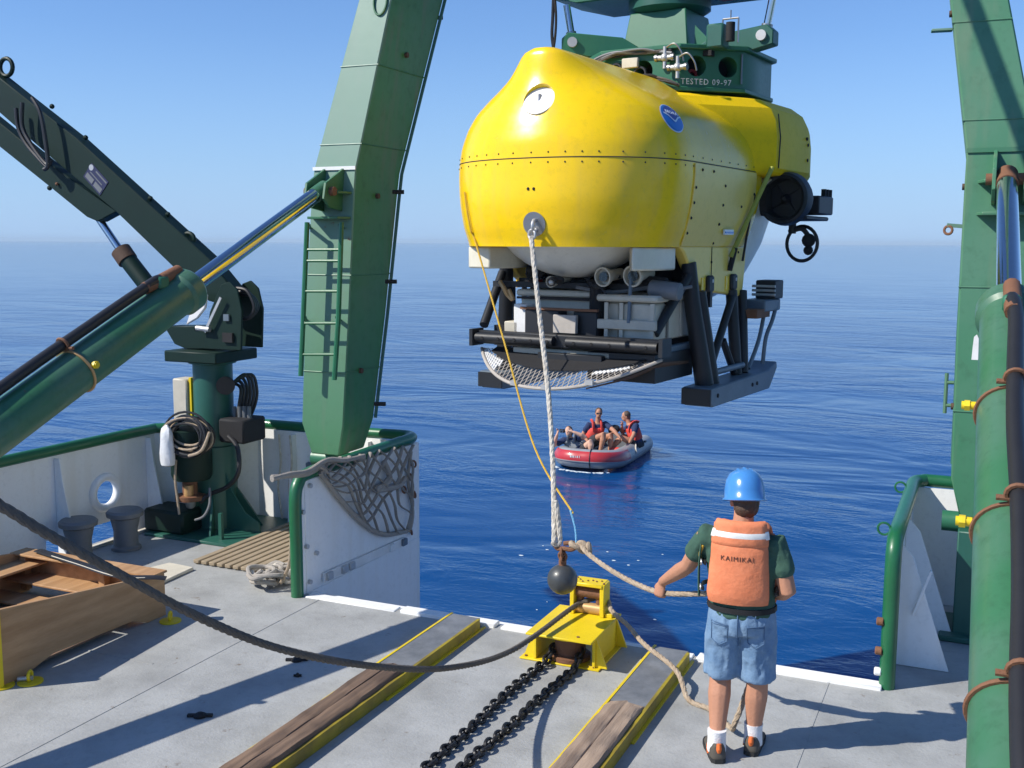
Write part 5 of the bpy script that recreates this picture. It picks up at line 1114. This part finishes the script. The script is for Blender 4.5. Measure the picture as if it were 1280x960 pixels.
# ------------------------------------------------------------------ people
def er(c, side, fwd, rx, ry, n=18):
    c = V3(c); return [c+V3(side)*rx*math.cos(2*math.pi*k/n)+V3(fwd)*ry*math.sin(2*math.pi*k/n) for k in range(n)]
def torso_rings(P, grow=0.0, lo=-0.35, hi=1.0, spec=None):
    side = (V3(P['sh_r'])-V3(P['sh_l'])); side.normalize(); pel, ch, nk = V3(P['pelvis']), V3(P['chest']), V3(P['neck'])
    hs = (V3(P['hip_r'])-V3(P['hip_l'])).normalized(); k = P.get('k', 1.0)
    S = spec or [(-0.28, .145, .1), (-0.08, .172, .118), (0.15, .17, .118), (0.42, .158, .108), (0.72, .178, .118), (1.0, .19, .118), (1.25, .175, .1), (1.5, .11, .075)]
    L = (ch-pel).length; R = []
    for t, rx, ry in S:
        if t <= 1: c = pel+(ch-pel)*t
        else: c = ch+(nk-ch)*((t-1)/0.5)
        s = hs.lerp(side, max(0, min(1, t))); s.normalize(); up = (ch-pel).normalized(); f = up.cross(s).normalized()
        R.append(er(c, s, f, (rx+grow)*k, (ry+grow)*k))
    return R
def head_axes(P):
    f = V3(P['face']).normalized(); up = V3(P.get('hup', (0, 0, 1))); r = f.cross(up).normalized(); u = r.cross(f).normalized(); return r, f, u
def add_hand(g, wr, d0, s, left, curl, k=1.0, thumb=0.5):
    s = V3(s).normalized(); d = V3(d0); d = (d-s*d.dot(s)).normalized(); n = d.cross(s) if left else s.cross(d); wr = V3(wr)
    R = []
    for t, rx, ry in ((-0.03, .024, .02), (0.0, .027, .02), (0.03, .036, .019), (0.065, .042, .017), (0.09, .04, .014), (0.1, .03, .009)):
        R.append(er(wr+d*t*k, s, n, rx*k, ry*k, 12))
    g.loft(R)
    for i, (o, L, r) in enumerate(((.031, .066, .0092), (.0105, .078, .0098), (-.0105, .072, .0094), (-.03, .056, .0082))):
        p = wr+(d*0.088+s*o)*k; pts = [p-d*0.02*k, p]; a = curl*(0.75+0.1*i); ang = 0
        for seg, fr in enumerate((0.46, 0.31, 0.23)):
            ang += a; p = p+(d*math.cos(ang)+n*math.sin(ang))*L*fr*k; pts.append(p)
        g.limb(pts, [r*k*1.05, r*k*1.05, r*k, r*k*.92, r*k*.85], 8)
    p = wr+(d*0.025+s*0.028)*k; q = p+(s*0.55+d*0.7+n*thumb).normalized()*0.04*k; e = q+(d*0.75+n*thumb*1.6-s*0.1).normalized()*0.032*k
    g.limb([p, q, e], [.014*k, .0115*k, .0095*k], 8)
    return wr+d*0.075*k+n*0.03*k
def build_person(root, P, M, voxel, tee_to=0.55, face=True):
    k = P.get('k', 1.0); g = G(); r, f, u = head_axes(P); H = V3(P['head'])
    g.loft(torso_rings(P))
    g.limb([V3(P['neck'])-V3((0, 0, .05)), V3(P['neck']).lerp(H, 0.5), H-u*0.05], [.066*k, .058*k, .058*k])
    Rm = Matrix((r, f, u)).transposed()
    g.sph(H+u*.02*k, 0.1*k, (.76, .96, 1.0), 18, Rm); g.sph(H+(f*.025-u*.045)*k, 0.075*k, (.8, .95, 1.0), 16, Rm)
    if face:
        g.limb([H+(f*.088+u*.012)*k, H+(f*.108-u*.02)*k], [.009*k, .014*k], 8)
        g.limb([H+(f*.092-u*.055-r*.022)*k, H+(f*.092-u*.055+r*.022)*k], [.008*k, .008*k], 8)
        for q in (-1, 1): g.sph(H+(r*q*.078-f*.008-u*.012)*k, 0.03*k, (.3, .6, 1.0), 10, Rm)
        for q in (-1, 1): g.sph(H+(r*q*.032+f*.078+u*.03)*k, 0.022*k, (1.1, .5, .45), 8, Rm)
    for s in 'lr':
        sh, el, wr = V3(P['sh_'+s]), V3(P['el_'+s]), V3(P['wr_'+s])
        g.limb([sh, sh.lerp(el, .45), el, el.lerp(wr, .3), wr.lerp(el, .12), wr], [.062*k, .058*k, .049*k, .051*k, .036*k, .031*k])
        d, sd, cu = P['hand_'+s]; P['grip_'+s] = add_hand(g, wr+(wr-el).normalized()*0.012, d, sd, s == 'l', cu, k)
        hp, kn, an, toe = V3(P['hip_'+s]), V3(P['kn_'+s]), V3(P['an_'+s]), V3(P['toe_'+s])
        ca = kn.lerp(an, .3)-V3(P.get('back', (0, 0, 0)))*0.0
        g.limb([hp, hp.lerp(kn, .5), kn, ca, kn.lerp(an, .75), an], [.095*k, .086*k, .064*k, .069*k, .05*k, .043*k])
        g.limb([an-V3((0, 0, .03)), an.lerp(toe, .6)-V3((0, 0, .02)), toe], [.036*k, .034*k, .026*k])
    me = remeshed(g, voxel, 5); me.materials.append(M['skin']); link('body', me, root)
    # shirt
    g = G(); g.loft(torso_rings(P, .014, spec=[(-0.02, .178, .125), (0.15, .176, .122), (0.42, .168, .115), (0.72, .182, .12), (1.0, .192, .118), (1.22, .18, .104), (1.42, .115, .08)]))
    for s in 'lr':
        sh, el = V3(P['sh_'+s]), V3(P['el_'+s])
        g.limb([V3(P['chest']).lerp(sh, .6)+V3((0, 0, .01)), sh, sh.lerp(el, tee_to*.6), sh.lerp(el, tee_to)], [.075*k, .077*k, .07*k, .073*k])
    me = remeshed(g, voxel*1.5, 4); folds(me, .006, 15, 9, 3.0); me.materials.append(M['shirt']); link('shirt', me, root)
    # shorts
    g = G(); g.loft(torso_rings(P, .016, spec=[(-0.32, .15, .115), (-0.12, .178, .128), (0.1, .17, .118), (0.17, .166, .114)]))
    for s in 'lr':
        hp, kn = V3(P['hip_'+s]), V3(P['kn_'+s]); e = P.get('short', 0.86)
        g.tube([hp+(hp-kn).normalized()*.04, hp.lerp(kn, .35), hp.lerp(kn, e*.8), hp.lerp(kn, e)], [.095*k, .108*k, .1*k, .103*k], 16)
    me = remeshed(g, voxel*1.5, 3); folds(me, .011, 15, 6, 7.0); me.materials.append(M['shorts']); sh_o = link('shorts', me, root)
    # hair
    if 'hair' in M:
        g = G(); g.sph(H+(u*.038-f*.022)*k, 0.1*k, (.84, .93, .92), 16, Rm).sph(H+(-u*.03-f*.05)*k, 0.078*k, (.95, .7, .95), 14, Rm)
        me = remeshed(g, voxel*1.2, 2); folds(me, .006, 60, 14, 1.0); me.materials.append(M['hair']); link('hair', me, root)
    if face:
        for q in (-1, 1): G().sph(H+(r*q*.032+f*.082+u*.018)*k, 0.012*k, seg=8).obj('eye', M_paintwhite if not P.get('shades') else M_lens, root, world=False)
        if P.get('shades'):
            for q in (-1, 1): G().sph(H+(r*q*.033+f*.095+u*.018)*k, 0.026*k, (1.1, .3, .75), 10, Rm).obj('sunglass_lens', M_lens, root, world=False)
            G().tube([H+(-r*.078+u*.02)*k, H+(-r*.06+f*.09+u*.024)*k, H+(r*.06+f*.09+u*.024)*k, H+(r*.078+u*.02)*k], .005, 6).obj('sunglass_frame', M_ink, root, world=False)
    return sh_o
# ---- the deckhand
mn = thing('person', 'man in orange work vest and blue hard hat holding the rope on deck', 'person', (-1.335, 6.5, 0), math.radians(8))
mn.scale = (1.07, 1.06, 1.0); iv = INV[mn.name]
def ml(px, py, y): return iv @ ony(px, py, y)
Pm = dict(pelvis=(0.015, 0.0, 0.93), chest=(0.0, -0.01, 1.3), neck=(0.005, 0.02, 1.485), head=(0.005, 0.07, 1.618), face=(-0.25, 0.96, -0.12),
    sh_l=(-0.197, 0.0, 1.4), sh_r=(0.193, -0.01, 1.378), el_l=(-0.315, 0.1, 1.16), wr_l=(-0.49, 0.31, 0.97), el_r=(0.27, -0.05, 1.1), wr_r=(0.17, 0.19, 0.99),
    hip_l=(-0.078, 0.0, 0.893), hip_r=(0.108, 0.0, 0.908), kn_l=(-0.1, 0.05, 0.495), kn_r=(0.115, 0.04, 0.49), an_l=(-0.1, -0.09, 0.1), an_r=(0.1, 0.06, 0.1), toe_l=(-0.15, 0.09, 0.035), toe_r=(0.12, 0.25, 0.035), short=0.98)
ropedir = V3((-0.82, 0.5, 0.12))
Pm['hand_l'] = ((-0.4, 0.1, -0.6), ropedir, 1.15); Pm['hand_r'] = ((-0.7, 0.6, -0.1), (-0.2, 0.3, 0.9), 1.1)
shorts = build_person(mn, Pm, dict(skin=M_skin, shirt=M_tee, shorts=M_denim, hair=M_hair), 0.0075)
# hard hat
r, f, u = head_axes(Pm); H = V3(Pm['head']); u2 = (u+f*0.12).normalized(); f2 = r.cross(u2)*-1
if f2.dot(f) < 0: f2 = -f2
def hat(rx, ry, z): return er(H+u2*z-f2*0.005, r, f2, rx*.94, ry*.96, 32)
hh = G().loft([hat(.105, .125, .006), hat(.13, .155, -.002), hat(.137, .163, .004), hat(.124, .147, .018), hat(.122, .145, .07), hat(.112, .132, .125), hat(.09, .106, .165), hat(.054, .064, .19), hat(.01, .012, .199)]).obj('hard_hat', M_helmet, mn, world=False, angle=60)
for x in (-.035, 0, .035):
    pts = []
    for i in range(13):
        a = math.pi*(0.08+0.84*i/12); rr = math.sqrt(max(0.0, 1-(x/.125)**2))
        pts.append(H+u2*(.015+.182*math.sin(a)**0.8*rr)+f2*(-.005+.127*math.cos(a)*rr)+r*x)
    G().tube(pts, .011, 8).obj('ridge', M_helmet, hh, world=False)
G().prism([H+u2*.006+r*x+f2*y for x, y in ((-.11, .1), (-.08, .17), (0, .2), (.08, .17), (.11, .1))], u2*0.008).obj('peak', M_helmet, hh, world=False, bevel=0.003)
# vest: padded panels wrapped round the torso
def panel(a0, a1, z0, z1, off, th, name, m, par, nz=14, na=18, pads=1.0, ctr=(0, -0.005), rx=0.182, ry=0.122, zfun=None):
    def P_(a, z, o): 
        w = 1.0 if zfun is None else zfun(z)
        return V3((ctr[0]+(rx*w+o)*math.sin(a), ctr[1]-(ry*w+o)*math.cos(a), z))
    g = G(); front = []; back = []
    for i in range(nz+1):
        t = i/nz; z = z0+(z1-z0)*t; fr, bk = [], []
        for j in range(na+1):
            s = j/na; a = a0+(a1-a0)*s; e = min(1.0, 6*min(t, 1-t)+0.25)**.5*min(1.0, 7*min(s, 1-s)+0.25)**.5
            fr.append(P_(a, z, off+th*e*pads+0.004*math.sin(z*30+a*6)*math.sin(a*5+z*9)*math.sin(3*a+1))); bk.append(P_(a, z, off-0.004))
        front.append(fr+bk[::-1])
    g.loft(front); return g.obj(name, m, par, world=False, angle=60)
tap = lambda z: 1.06-0.42*max(0, z-1.12)
vs = panel(-0.95, 0.88, 1.02, 1.41, 0.012, 0.03, 'vest', M_orange, mn, zfun=tap)
panel(-0.93, 0.9, 1.375, 1.535, 0.018, 0.028, 'vest_yoke', M_orange, vs, zfun=lambda z: 0.93-1.2*max(0, z-1.43))
panel(-0.91, 0.88, 1.43, 1.478, 0.04, 0.0075, 'reflective_band', M_reflect, vs, nz=4, zfun=lambda z: 0.93-1.2*max(0, z-1.43))
for s in (-1, 1):
    panel(math.pi-0.2-1.0*(s < 0), math.pi+0.2+1.0*(s > 0), 0.99, 1.42, 0.016, 0.04, 'vest_front', M_orange, vs, zfun=tap) if s < 0 else None
    G().tube(spline([(s*.1, -.09, 1.46), (s*.105, -.02, 1.49), (s*.11, .08, 1.46), (s*.12, .13, 1.4)], 6), .035, 8, ell=(1.5, .7)).obj('shoulder_strap', M_orange, vs, world=False)
for z in (1.24, 1.08):
    panel(-2.1, -1.15, z-.014, z+.014, 0.03, 0.006, 'side_strap', M_black, vs, nz=2, zfun=tap); panel(1.12, 2.1, z-.014, z+.014, 0.03, 0.006, 'side_strap', M_black, vs, nz=2, zfun=tap)
    a = -1.34; c = V3((.23*math.sin(a), -.005-.17*math.cos(a), z))
    G().torus(c, 0.021, 0.005, c-V3((0, 0, z)), 14, 6, stretch=(1.1, .8)).obj('buckle', M_galv, vs, world=False)
a = -1.42
G().tube(spline([V3((.225*math.sin(-1.25), -.165*math.cos(-1.25), 1.35)), V3((.235*math.sin(a), -.165*math.cos(a), 1.29)), V3((.232*math.sin(-1.5), -.165*math.cos(-1.5), 1.24))], 5), .009, 6).obj('yellow_cord', M_ropeyellow, vs, world=False)
G().tube(spline([V3((-.225, -.04, 1.36)), V3((-.236, -.03, 1.2)), V3((-.232, -.03, 1.02))], 6), .02, 6, ell=(1, .35)).obj('harness_webbing', M_tee, vs, world=False)
tv, tf = text_geo('KAIMIKAI', 0.041)
g = G()
vb = BVHTree.FromPolygons([v.co[:] for v in vs.data.vertices], [p.vertices[:] for p in vs.data.polygons])
for x, y, z in tv:
    h = vb.ray_cast(V3((x*0.95-.012, -1, 1.31+y)), V3((0, 1, 0)))[0]; g.v.append((h.x, h.y-0.0022-(0.001 if z > 0 else 0), h.z))
g.f = [tuple(q) for q in tf]; g.obj('vest_lettering', M_fadedink, vs, world=False, smooth=False)
# belt, pockets, shoes
G().loft([er((.013, 0, z), (1, 0, 0), (0, 1, 0), .194+d, .144+d) for z, d in ((.958, -.01), (.958, .006), (.99, .006), (.99, -.01))]).obj('belt', M_dark, mn, world=False)
sb_ = BVHTree.FromPolygons([v.co[:] for v in shorts.data.vertices], [p.vertices[:] for p in shorts.data.polygons])
def on_s(x, z, o=0.002):
    h = sb_.ray_cast(V3((x, -1, z)), V3((0, 1, 0))); return h[0]+V3((0, -o, 0)) if h[0] else V3((x, -.13, z))
for s in (-1, 1):
    pts = [(s*.055, .88), (s*.15, .89), (s*.15, .77), (s*.105, .735), (s*.058, .765), (s*.055, .88)]
    pk = [on_s(a[0]+(b[0]-a[0])*t/5, a[1]+(b[1]-a[1])*t/5) for a, b in zip(pts, pts[1:]) for t in range(5)]
    G().tube(pk+[pk[0]], .0032, 6).obj('pocket_seam', M_denimdk, mn, world=False)
    G().tube([on_s(pts[0][0]+(pts[1][0]-pts[0][0])*t/6, .875) for t in range(7)], .003, 6).obj('pocket_hem', M_denimdk, mn, world=False)
G().tube([on_s(0.0, .95-.028*k) for k in range(9)], .004, 6).obj('back_seam', M_denimdk, mn, world=False)
for x in (-.1, 0.0, .1): G().beam(on_s(x, .945, .004), on_s(x, .99, .012), .012, .004).obj('belt_loop', M_denim, mn, world=False)
for s in 'lr':
    an, toe = V3(Pm['an_'+s]), V3(Pm['toe_'+s]); d = V3((toe.x-an.x, toe.y-an.y, 0)).normalized(); n = V3((-d.y, d.x, 0))
    G().tube([an+V3((0, 0, -.05)), an+V3((0, 0, .03)), an+V3((0, 0, .085))], [.056, .053, .056], 14).obj('sock', M_sock, mn, world=False)
    hl = an-d*.045; hl.z = 0
    R = []
    for t, w, h in ((-.04, .024, .05), (-.025, .042, .11), (.03, .05, .13), (.09, .051, .11), (.15, .05, .075), (.21, .048, .06), (.25, .035, .045), (.265, .012, .03)):
        c = hl+d*t; R.append([c+n*w*x+V3((0, 0, z)) for x, z in ((-.9, .018), (-1, .03), (-.95, h*.6), (-.6, h), (.6, h), (.95, h*.6), (1, .03), (.9, .018))])
    me = remeshed(G().loft(R), 0.009, 3); me.materials.append(M_shoe); so = link('shoe', me, mn)
    R = []
    for t, w in ((-.042, .022), (-.025, .042), (.04, .048), (.1, .047), (.16, .054), (.22, .051), (.26, .036), (.276, .014)):
        c = hl+d*t; R.append([c+n*w*x+V3((0, 0, z)) for x, z in ((-1, .002), (-1, .028), (1, .028), (1, .002))])
    G().loft(R).obj('sole', M_sole, so, world=False)
    G().tube([hl-d*.028+V3((0, 0, .07)), hl-d*.034+V3((0, 0, .095)), hl-d*.026+V3((0, 0, .125))], [.012, .017, .013], 10).obj('heel_tab', M_shoeor, so, world=False)
    G().tube(spline([hl+d*.03+n*.05+V3((0, 0, .035)), hl+d*.06+n*.049+V3((0, 0, .07)), hl+d*.09+n*.032+V3((0, 0, .105))], 4), .007, 6).obj('shoe_stripe', M_shoeor, so, world=False)
# the hauling rope in his hands, and its tail
MW = Matrix.Translation((-1.335, 6.5, 0)) @ Matrix.Rotation(math.radians(8), 4, 'Z') @ Matrix.Diagonal((1.07, 1.06, 1.0, 1.0))
GL, GR = MW @ Pm['grip_l'], MW @ Pm['grip_r']
hx = hk+V3((0.1, 0, 0.02))
rope('hauling_rope', [hx+V3((-.05, 0, .0)), hx+V3((0.02, 0, 0.03)), hx.lerp(GL, .15)+V3((0, 0, .0)), hx.lerp(GL, .4)+V3((0, 0, -.03)), hx.lerp(GL, .7)+V3((0, 0, -.035)), GL, MW @ V3((-0.24, 0.2, 0.95)), MW @ V3((-0.05, 0.24, 0.97)), GR, GR+V3((.02, .02, -.12)), MW @ V3((0.12, 0.26, 0.62)), MW @ V3((0.04, 0.2, 0.3)), MW @ V3((-0.02, 0.18, 0.1)), MW @ V3((-0.05, 0.3, 0.02)), (-1.62, 7.02, 0.022), (-1.8, 7.12, 0.022), onz(845, 838, 0.13), onz(805, 805, 0.17), onz(785, 782, 0.24), onz(765, 764, 0.33), (-2.66, 7.9, 0.37)], 0.0195, M_ropetan, 'pale rope from the hook through the man\'s hands and back to the fairlead', n=10)
G_ = G()
for k in range(3): G_.torus(hx+V3((.0+.05*k, 0, .015-.005*k)), .045-.006*k, .02, ((.4, .2, 1), (.2, 1, .3), (1, .3, .2))[k], 16, 8)
tag(G_.obj('rope_knot', M_ropetan), 'knotted tan rope eye around the hook above the ball', 'knot')

# ------------------------------------------------------------------ the inflatable and its crew
BO, BA = V3((-8.72, 23.6, SEA_Z)), math.radians(2)
db = thing('inflatable_boat', 'grey inflatable boat with a red bow band carrying three people', 'boat', BO, BA)
BM = Matrix.Translation(BO) @ Matrix.Rotation(BA, 4, 'Z'); BI = BM.inverted()
def bl(px, py, y):
    o = BI @ EYEP; d = BI.to_3x3() @ ray(px, py); return o+d*((y-o.y)/d.y)
HWB = 0.66
cl = [(-HWB, 3.6, .17), (-HWB, 2.6, .17), (-HWB, 1.4, .19), (-HWB, .75, .24), (-.5, .38, .28), (-.28, .23, .3), (0, .21, .3), (.28, .23, .3), (.5, .38, .28), (HWB, .75, .24), (HWB, 1.4, .19), (HWB, 2.6, .17), (HWB, 3.6, .17)]
cp = spline(cl, 7); rad = [.225*(0.45 if i in (0, len(cp)-1) else (.85 if i in (1, len(cp)-2) else 1)) for i in range(len(cp))]
G().tube(cp, rad, 22).obj('tube', M_grey, db, world=False)
# the red upper band follows the outer flank from the bow to amidships
def band(path, a0, a1, r, name, m, i0, i1, closed_th=.012):
    R = []
    for i in range(i0, i1):
        p = path[i]; t = (path[min(i+1, len(path)-1)]-path[max(i-1, 0)]).normalized(); out = V3((0, 0, 1)).cross(t); out = -out if out.dot(p-V3((0, 1.8, p.z))) < 0 else out; out.normalize()
        up = V3((0, 0, 1))
        o_ = [p+(out*math.cos(a0+(a1-a0)*k/8)+up*math.sin(a0+(a1-a0)*k/8))*r for k in range(9)]
        i_ = [p+(out*math.cos(a0+(a1-a0)*k/8)+up*math.sin(a0+(a1-a0)*k/8))*(r-closed_th) for k in range(9)]
        R.append(o_+i_[::-1])
    return G().loft(R).obj(name, m, db, world=False)
n = len(cp)
band(cp, -0.12, 1.0, .233, 'red_band', M_red, int(n*.27), int(n*.83))
band(cp, -0.2, -0.1, .24, 'rub_strake', M_grey, 3, n-3)
for i in (int(n*.56),): 
    p = cp[i]; G().torus(p, .236, .012, cp[i+1]-cp[i-1], 24, 6).obj('lashing', M_black, db, world=False)
G().bx(-.36, .36, .5, 3.4, .02, .06).obj('floor', M_bollard, db, world=False)
G().bx(-.5, .5, 3.2, 3.24, .05, .42).obj('transom', M_bollard, db, world=False)
tv, tf = text_geo('A14-1', .1)
g = G(); cxb = cp[int(n*.46)]
for k, (dx, w) in enumerate(((-.13, .03), (-.09, .02), (-.05, .025), (0, .012), (.04, .02), (.09, .012))): g.box(V3((cxb.x+dx+.02, cp[n//2].y-.228, .375)), (w, .012, .05))
g.obj('bow_marking', M_paintwhite, db, world=False, smooth=False)
G().tube(spline([(HWB+.05, 2.2, .42), (HWB+.14, 2.0, .38), (HWB+.2, 1.8, .3), (HWB+.24, 1.75, .22)], 6), .018, 6).obj('grab_line', M_ropewhite, db, world=False)
for y in (1.2, 2.0, 2.8): G().box((HWB+.16, y, .33), (.06, .12, .04)).obj('grab_patch', M_black, db, world=False)
def crew(lb, J, M, **kw):
    base = BM @ V3(J['pelvis']); t = thing('person', lb, 'person', (base.x, base.y, base.z-.25), BA, group='crew of the inflatable')
    off = V3(J['pelvis'])-V3((0, 0, .25))
    P = {k: (V3(v)-off if k in ('pelvis', 'chest', 'neck', 'head') or k[:3] in ('sh_', 'el_', 'wr_', 'hip', 'kn_', 'an_', 'toe') else v) for k, v in J.items()}
    P['k'] = 1.1; build_person(t, P, M, .014, tee_to=.6)
    g = G().loft(torso_rings(P, .04, spec=[(0.25, .16, .115), (0.45, .165, .12), (0.75, .178, .122), (1.0, .17, .118), (1.2, .14, .1)]))
    me = remeshed(g, .02, 3); me.materials.append(M['vest']); v = link('life_vest', me, t)
    nk = P['neck']; r_, f_, u_ = head_axes(P)
    for s in 'lr':
        sh = P['sh_'+s]; c = V3(P['chest']).lerp(sh, .5); fw = (V3(P['chest'])-V3(P['pelvis'])).normalized().cross((V3(P['sh_r'])-V3(P['sh_l'])).normalized()).normalized()
        G().tube(spline([c+fw*.15-V3((0, 0, .05)), c+fw*.12+V3((0, 0, .1)), c+V3((0, 0, .155)), c-fw*.12+V3((0, 0, .1))], 5), .04, 8, ell=(1.4, .7)).obj('vest_strap', M['vest'], v, world=False)
    return t, P, off
yA = 1.9
JA = dict(pelvis=bl(738, 552, yA), chest=bl(745, 536, yA), neck=bl(747, 527.5, yA), head=bl(748.5, 516.5, yA-.03), face=(0.35, -0.9, -0.1), sh_r=bl(736, 531, yA-.1), sh_l=bl(757, 530, yA+.1), el_r=bl(728.5, 543, 1.75), wr_r=bl(735, 552, 1.6), el_l=bl(767, 538, 1.8), wr_l=bl(774, 546, 1.7),
    hip_r=bl(736, 553, yA-.08), hip_l=bl(744, 553, yA+.08), kn_r=bl(755, 543, 1.5), an_r=bl(750, 565, 1.45), kn_l=bl(764, 544, 1.75), an_l=bl(762, 565, 1.7), toe_r=bl(754, 569, 1.3), toe_l=bl(766, 569, 1.55), hand_l=((.5, -.3, -.4), (0, -.6, .6), .5), hand_r=((.3, -.3, -.5), (.6, .3, .3), .5), short=.6, shades=True)
crew('man in sunglasses and a red vest sitting upright in the middle of the inflatable', JA, dict(skin=M_skin, shirt=M_navy, shorts=M_shortsdk, hair=M_hair, vest=M_redvest))
yC = 2.3
JC = dict(pelvis=bl(797, 554, yC), chest=bl(791, 537, yC), neck=bl(787, 529, yC), head=bl(782.5, 520.5, yC), face=(-0.92, -0.35, -0.12), sh_l=bl(795, 532, yC-.15), sh_r=bl(788, 532, yC+.18), el_l=bl(792, 544, 2.0), wr_l=bl(786.5, 554, 1.95), el_r=bl(777, 541, 2.4), wr_r=bl(777.5, 533, 2.2),
    hip_l=bl(796, 555, yC-.1), hip_r=bl(796, 554, yC+.1), kn_l=bl(776, 547, 2.0), an_l=bl(760, 565, 1.9), kn_r=bl(779, 545, 2.35), an_r=bl(763, 562, 2.3), toe_l=bl(755, 567, 1.8), toe_r=bl(757, 565, 2.2), hand_l=((-.4, -.2, -.5), (-.5, -.3, .3), .5), hand_r=((.1, -.3, .9), (-.2, -.9, 0), 1.0), short=.55)
crew('man with hand to chin sitting on the right tube of the inflatable', JC, dict(skin=M_skin, shirt=M_navy, shorts=M_shortsdk, hair=M_hair, vest=M_redvest))
yB = .95
JB = dict(pelvis=bl(731, 564, yB), chest=bl(716, 554, yB), neck=bl(712.5, 547, yB), head=bl(711, 539.5, yB-.06), face=(-0.1, -0.98, 0.15), hup=(-.25, 0, 1), sh_r=bl(705, 550, yB-.08), sh_l=bl(722, 548.5, yB), el_r=bl(692, 557, .75), wr_r=bl(696.5, 543, .62), el_l=bl(731, 546, .75), wr_l=bl(717, 540, .66),
    hip_r=bl(728, 563, yB-.08), hip_l=bl(733, 563, yB+.1), kn_r=bl(739, 552, .72), an_r=bl(738, 566, .7), kn_l=bl(733, 555, 1.0), an_l=bl(739, 567, 1.05), toe_r=bl(741, 570, .55), toe_l=bl(745, 570, .9), hand_l=((-.7, -.2, .5), (0, -.5, .8), .9), hand_r=((.3, 0, .9), (.6, -.5, 0), .9), short=.5)
tB, PB, offB = crew('person lying back in the bow of the inflatable and holding up a camera', JB, dict(skin=M_skin2, shirt=M_navy, shorts=M_shortsdk, hair=M_hair, vest=M_greyvest))
cm = thing('camera', 'dark compact camera held up by the person lying in the inflatable bow', 'camera', BM @ bl(703, 538.5, .6), BA)
c = bl(703, 538.5, .6); c0 = V3((0, 0, 0))
G().box(c0, (.13, .06, .085)).obj('camera_body', M_dark, cm, world=False, bevel=.01); G().cyl(c0+V3((.01, -.03, 0)), c0+V3((.01, -.1, 0)), .036, 14).obj('lens', M_steel, cm, world=False); G().cyl(c0+V3((.01, -.101, 0)), c0+V3((.01, -.104, 0)), .028, 14).obj('lens_glass', M_lens, cm, world=False)
me = remeshed(G().sph(BM @ bl(769, 536, 2.1), .14, (1, .8, .8)).sph(BM @ bl(765, 538, 2.15), .11, (1, .8, 1)), .03, 4); me.materials.append(M_dark)
tag(link('bag', me), 'dark bag lying between the two seated men in the inflatable', 'bag')
me = remeshed(G().sph(BM @ bl(770, 564, 1.7), .16, (1.3, .8, .7)), .03, 4); me.materials.append(M_redvest)
tag(link('bag', me), 'orange red bag on the floor near the right tube of the inflatable', 'bag')
# foam at the bow and along the waterline
random.seed(3); g = G()
for k in range(46):
    i = random.randint(int(n*.3), int(n*.66)); p = cp[i]; t = (cp[i+1]-cp[i-1]).normalized(); out = V3((t.y, -t.x, 0)); out = -out if out.dot(p-V3((0, 1.8, p.z))) < 0 else out
    q = BM @ (V3((p.x, p.y, .005))+out*(.13+random.uniform(0, .1))); s = random.uniform(.012, .035)
    g.sph(q, s, (random.uniform(1, 3), 1.2, .35), 6)
o = g.obj('foam', M_foam, kind='stuff')
g = G()
for k in range(26):
    q = onz(random.choice((680, 740, 790, 820, 890, 960))+random.uniform(-30, 30), random.choice((690, 705, 720, 760, 775))+random.uniform(-12, 12), SEA_Z+.004); s = random.uniform(.006, .022)
    g.sph(q, s, (random.uniform(1, 2.5), 1.2, .3), 6)
g.obj('foam', M_foam, kind='stuff')
